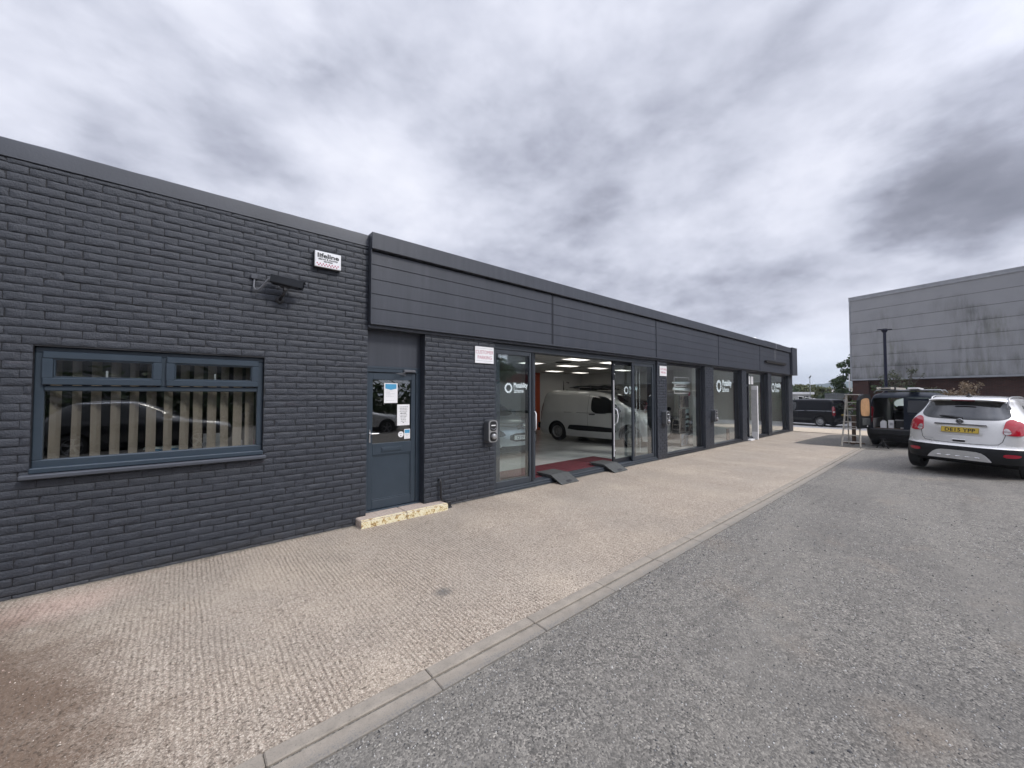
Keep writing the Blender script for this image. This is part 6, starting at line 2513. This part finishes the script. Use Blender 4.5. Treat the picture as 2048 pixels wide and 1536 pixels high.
q2 = thing('yard_building', 'low pale unit with a red sign across the yard, mirrored in the fixed door glass', 'building', (0, 0, 0))
box('wall', M['intwall'], q2, 24, 40, -40, -29, -.2, 4.6)
box('roof', M['trimgrey'], q2, 23.8, 40.2, -40.2, -28.8, 4.601, 4.9, .05)
box('sign', M['carred'], q2, 26, 32, -28.99, -28.9, 3.2, 4.2)
for k in range(5):
    box('door', M['black'], q, -30 + k * 7, -26 + k * 7, -22.995, -22.95, 0, 3.0)

# ------------------------------------------------------------------ thin summer haze over the valley
t = NT('haze_air')
vp = t.n('ShaderNodeVolumePrincipled')
vp.inputs['Color'].default_value = (.80, .86, .95, 1)
vp.inputs['Density'].default_value = .0004
vp.inputs['Anisotropy'].default_value = .1
t.l(vp.outputs[0], t.out.inputs['Volume'])
mb = MB()
mb.box(-2600, 2600, -2600, 2600, -14, 34)
tag(mb.build('haze', t.mat), kind='stuff')

# ------------------------------------------------------------------ sky
w = bpy.data.worlds.new('World')
sc.world = w
w.use_nodes = True
t = NT.__new__(NT)
t.mat = w
t.t = w.node_tree
t.t.nodes.clear()
t.out = t.t.nodes.new('ShaderNodeOutputWorld')
SUN_EL, SUN_AZ = 43.0, -67.0      # degrees; azimuth from +X towards +Y
sky = t.n('ShaderNodeTexSky', sky_type='NISHITA')
sky.sun_disc = False
sky.sun_elevation = R(SUN_EL)
sky.sun_rotation = R(90 - SUN_AZ)
sky.air_density = 1.2
sky.dust_density = 1.5
tc = t.n('ShaderNodeTexCoord')
dirv = tc.outputs['Generated']
sep = t.n('ShaderNodeSeparateXYZ')
t.l(dirv, sep.inputs[0])
zz = t.math('ADD', t.math('MAXIMUM', sep.outputs[2], 0.0), .17)
cb = t.n('ShaderNodeCombineXYZ')
t.l(t.math('DIVIDE', sep.outputs[0], zz), cb.inputs[0])
t.l(t.math('DIVIDE', sep.outputs[1], zz), cb.inputs[1])
cp = cb.outputs[0]
MS = (.85, 1.1, 1)
RO = (0, 0, R(-38))
npl = t.noise(t.mapping(cp, MS, rot=RO), .85, 6.0, .5, .15)
n2 = t.noise(t.mapping(cp, (1, 1, 1), loc=(5.3, 2.1, 0)), .42, 3.0, .5, .2)
# lumps are laid out in a space between the flat cloud deck and the dome, so they crowd together low down
zq = t.math('ADD', t.math('MAXIMUM', sep.outputs[2], 0.0), .55)
cq = t.n('ShaderNodeCombineXYZ')
t.l(t.math('DIVIDE', sep.outputs[0], zq), cq.inputs[0])
t.l(t.math('DIVIDE', sep.outputs[1], zq), cq.inputs[1])
t.l(t.math('MULTIPLY', t.math('POWER', t.math('MAXIMUM', sep.outputs[2], 0.001), .6), 1.6), cq.inputs[2])
lp = cq.outputs[0]
n1 = t.noise(lp, 2.3, 12.0, .56, .0)
n1b = t.noise(t.mapping(lp, (1, 1, 1), loc=(-.03, .02, .075)), 2.3, 12.0, .56, .0)
n3 = t.noise(t.mapping(lp, (1, 1, 1), loc=(3, 1, 2)), 6.5, 8.0, .55, .0)
n3b = t.noise(t.mapping(lp, (1, 1, 1), loc=(2.99, 1.006, 2.028)), 6.5, 8.0, .55, .0)
# cloud edges facing the light are brighter than the undersides
rel = t.math('ADD', t.math('MULTIPLY', t.math('SUBTRACT', n1b.outputs[0], n1.outputs[0]), .62), t.math('MULTIPLY', t.math('SUBTRACT', n3b.outputs[0], n3.outputs[0]), .22))
v = t.math('MULTIPLY_ADD', npl.outputs[0], .22, t.math('MULTIPLY_ADD', n2.outputs[0], .24, t.math('MULTIPLY_ADD', n1.outputs[0], .46, t.math('MULTIPLY', n3.outputs[0], .12))))
v = t.math('ADD', v, rel)
v = t.math('MULTIPLY_ADD', t.math('SUBTRACT', v, .52), 1.3, .53)
wv_ = t.n('ShaderNodeVectorMath', operation='SCALE')
t.l(n1.outputs['Color'], wv_.inputs[0])
wv_.inputs['Scale'].default_value = .36
wsub = t.n('ShaderNodeVectorMath', operation='ADD')
t.l(dirv, wsub.inputs[0])
t.l(wv_.outputs[0], wsub.inputs[1])
wd = t.n('ShaderNodeVectorMath', operation='ADD')
t.l(wsub.outputs[0], wd.inputs[0])
wd.inputs[1].default_value = (-.18, -.18, -.18)
dn = t.n('ShaderNodeVectorMath', operation='NORMALIZE')
t.l(wd.outputs[0], dn.inputs[0])


def cloud_blob(v, px, py, inner, outer, amt, sx=1.0):
    """one cloud bank standing in that compass direction and height, lighter or darker than the rest"""
    c = ray(px, py).normalized()
    dt = t.n('ShaderNodeVectorMath', operation='DOT_PRODUCT')
    t.l(dn.outputs[0], dt.inputs[0])
    dt.inputs[1].default_value = c
    mr = t.n('ShaderNodeMapRange', interpolation_type='SMOOTHSTEP')
    t.l(dt.outputs['Value'], mr.inputs[0])
    mr.inputs[1].default_value = math.cos(R(outer))
    mr.inputs[2].default_value = math.cos(R(inner))
    mr.inputs[3].default_value = 0
    mr.inputs[4].default_value = amt
    return t.math('ADD', v, mr.outputs[0])


v = cloud_blob(v, 1960, 340, 1, 11, -.14)
v = cloud_blob(v, 1820, 410, 1, 8, -.10)
v = cloud_blob(v, 2030, 470, 1, 7, -.07)
v = cloud_blob(v, 330, 190, 4, 15, -.085)
v = cloud_blob(v, 520, 300, 3, 12, -.06)
v = cloud_blob(v, 150, 60, 4, 14, -.02)
v = cloud_blob(v, 500, 60, 1, 7, .16)
v = cloud_blob(v, 60, 190, 1, 8, .10)
v = cloud_blob(v, 800, 400, 3, 12, .06)
v = cloud_blob(v, 1350, 200, 5, 20, .0)
v = cloud_blob(v, 1700, 230, 2, 9, .05)
v = cloud_blob(v, 1480, 590, 3, 9, -.06)
v = cloud_blob(v, 1640, 660, 2, 7, .06)
col = t.ramp(v, [(.16, (.165, .178, .225)), (.30, (.225, .238, .295)), (.42, (.355, .374, .455)), (.52, (.48, .502, .59)), (.62, (.59, .61, .70)), (.78, (.72, .735, .81))]).outputs[0]
# paler blue air shows low on the horizon between the clouds
lowm = t.ramp(sep.outputs[2], [(.0, .8), (.06, .62), (.16, 0.0)]).outputs[0]
col = t.mix(t.math('MULTIPLY', lowm, .75), col, (.55, .63, .77))
# overcast sky is brightest overhead and around the hidden sun
up = t.ramp(sep.outputs[2], [(.70, 1.0), (.95, 1.0)]).outputs[0]
upn = t.n('ShaderNodeMapRange', interpolation_type='SMOOTHSTEP')
t.l(sep.outputs[2], upn.inputs[0])
upn.inputs[1].default_value = .74
upn.inputs[2].default_value = .97
upn.inputs[3].default_value = 1.0
upn.inputs[4].default_value = 2.6
sdv = Vector((math.cos(R(SUN_EL)) * math.cos(R(SUN_AZ)), math.cos(R(SUN_EL)) * math.sin(R(SUN_AZ)), math.sin(R(SUN_EL))))
dt = t.n('ShaderNodeVectorMath', operation='DOT_PRODUCT')
t.l(dirv, dt.inputs[0])
dt.inputs[1].default_value = sdv
sg = t.n('ShaderNodeMapRange', interpolation_type='SMOOTHSTEP')
t.l(dt.outputs['Value'], sg.inputs[0])
sg.inputs[1].default_value = .5
sg.inputs[2].default_value = 1.0
sg.inputs[3].default_value = 1.0
sg.inputs[4].default_value = 2.0
br = t.math('MULTIPLY', upn.outputs[0], sg.outputs[0])
SKYK = 9.4
sv = t.n('ShaderNodeVectorMath', operation='SCALE')
t.l(col, sv.inputs[0])
t.l(t.math('MULTIPLY', br, SKYK), sv.inputs['Scale'])
gap = t.math('MULTIPLY', lowm, .12)
full = t.mix(gap, sv.outputs[0], sky.outputs[0])
bg = t.n('ShaderNodeBackground')
bg.inputs['Strength'].default_value = .1
t.l(full, bg.inputs[0])
t.l(bg.outputs[0], t.out.inputs[0])

sl_ = bpy.data.lights.new('sun', 'SUN')
sl_.energy = 1.5
sl_.angle = R(11)
sl_.color = (1.0, .955, .89)
so = bpy.data.objects.new('sun', sl_)
COL.objects.link(so)
so.rotation_euler = sdv.to_track_quat('Z', 'Y').to_euler()
so.location = (0, -20, 30)

# ------------------------------------------------------------------ camera
cam = bpy.data.cameras.new('camera')
cam.sensor_fit = 'HORIZONTAL'
cam.sensor_width = 36.0
cam.lens = 36.0 * FPX / 2048.0
cam.clip_start = .05
cam.clip_end = 6000
co = bpy.data.objects.new('camera', cam)
COL.objects.link(co)
co.location = CAM
co.rotation_euler = (R(90) + PITCH, 0, TH - R(90))
sc.camera = co

sc.view_settings.view_transform = 'Standard'
sc.view_settings.look = 'None'
sc.view_settings.gamma = 1.0
sc.view_settings.exposure = .5
sc.cycles.max_bounces = 8
sc.cycles.transparent_max_bounces = 12
sc.cycles.use_denoising = True
sc.cycles.denoiser = 'OPENIMAGEDENOISE'
sc.cycles.sample_clamp_indirect = 4.0
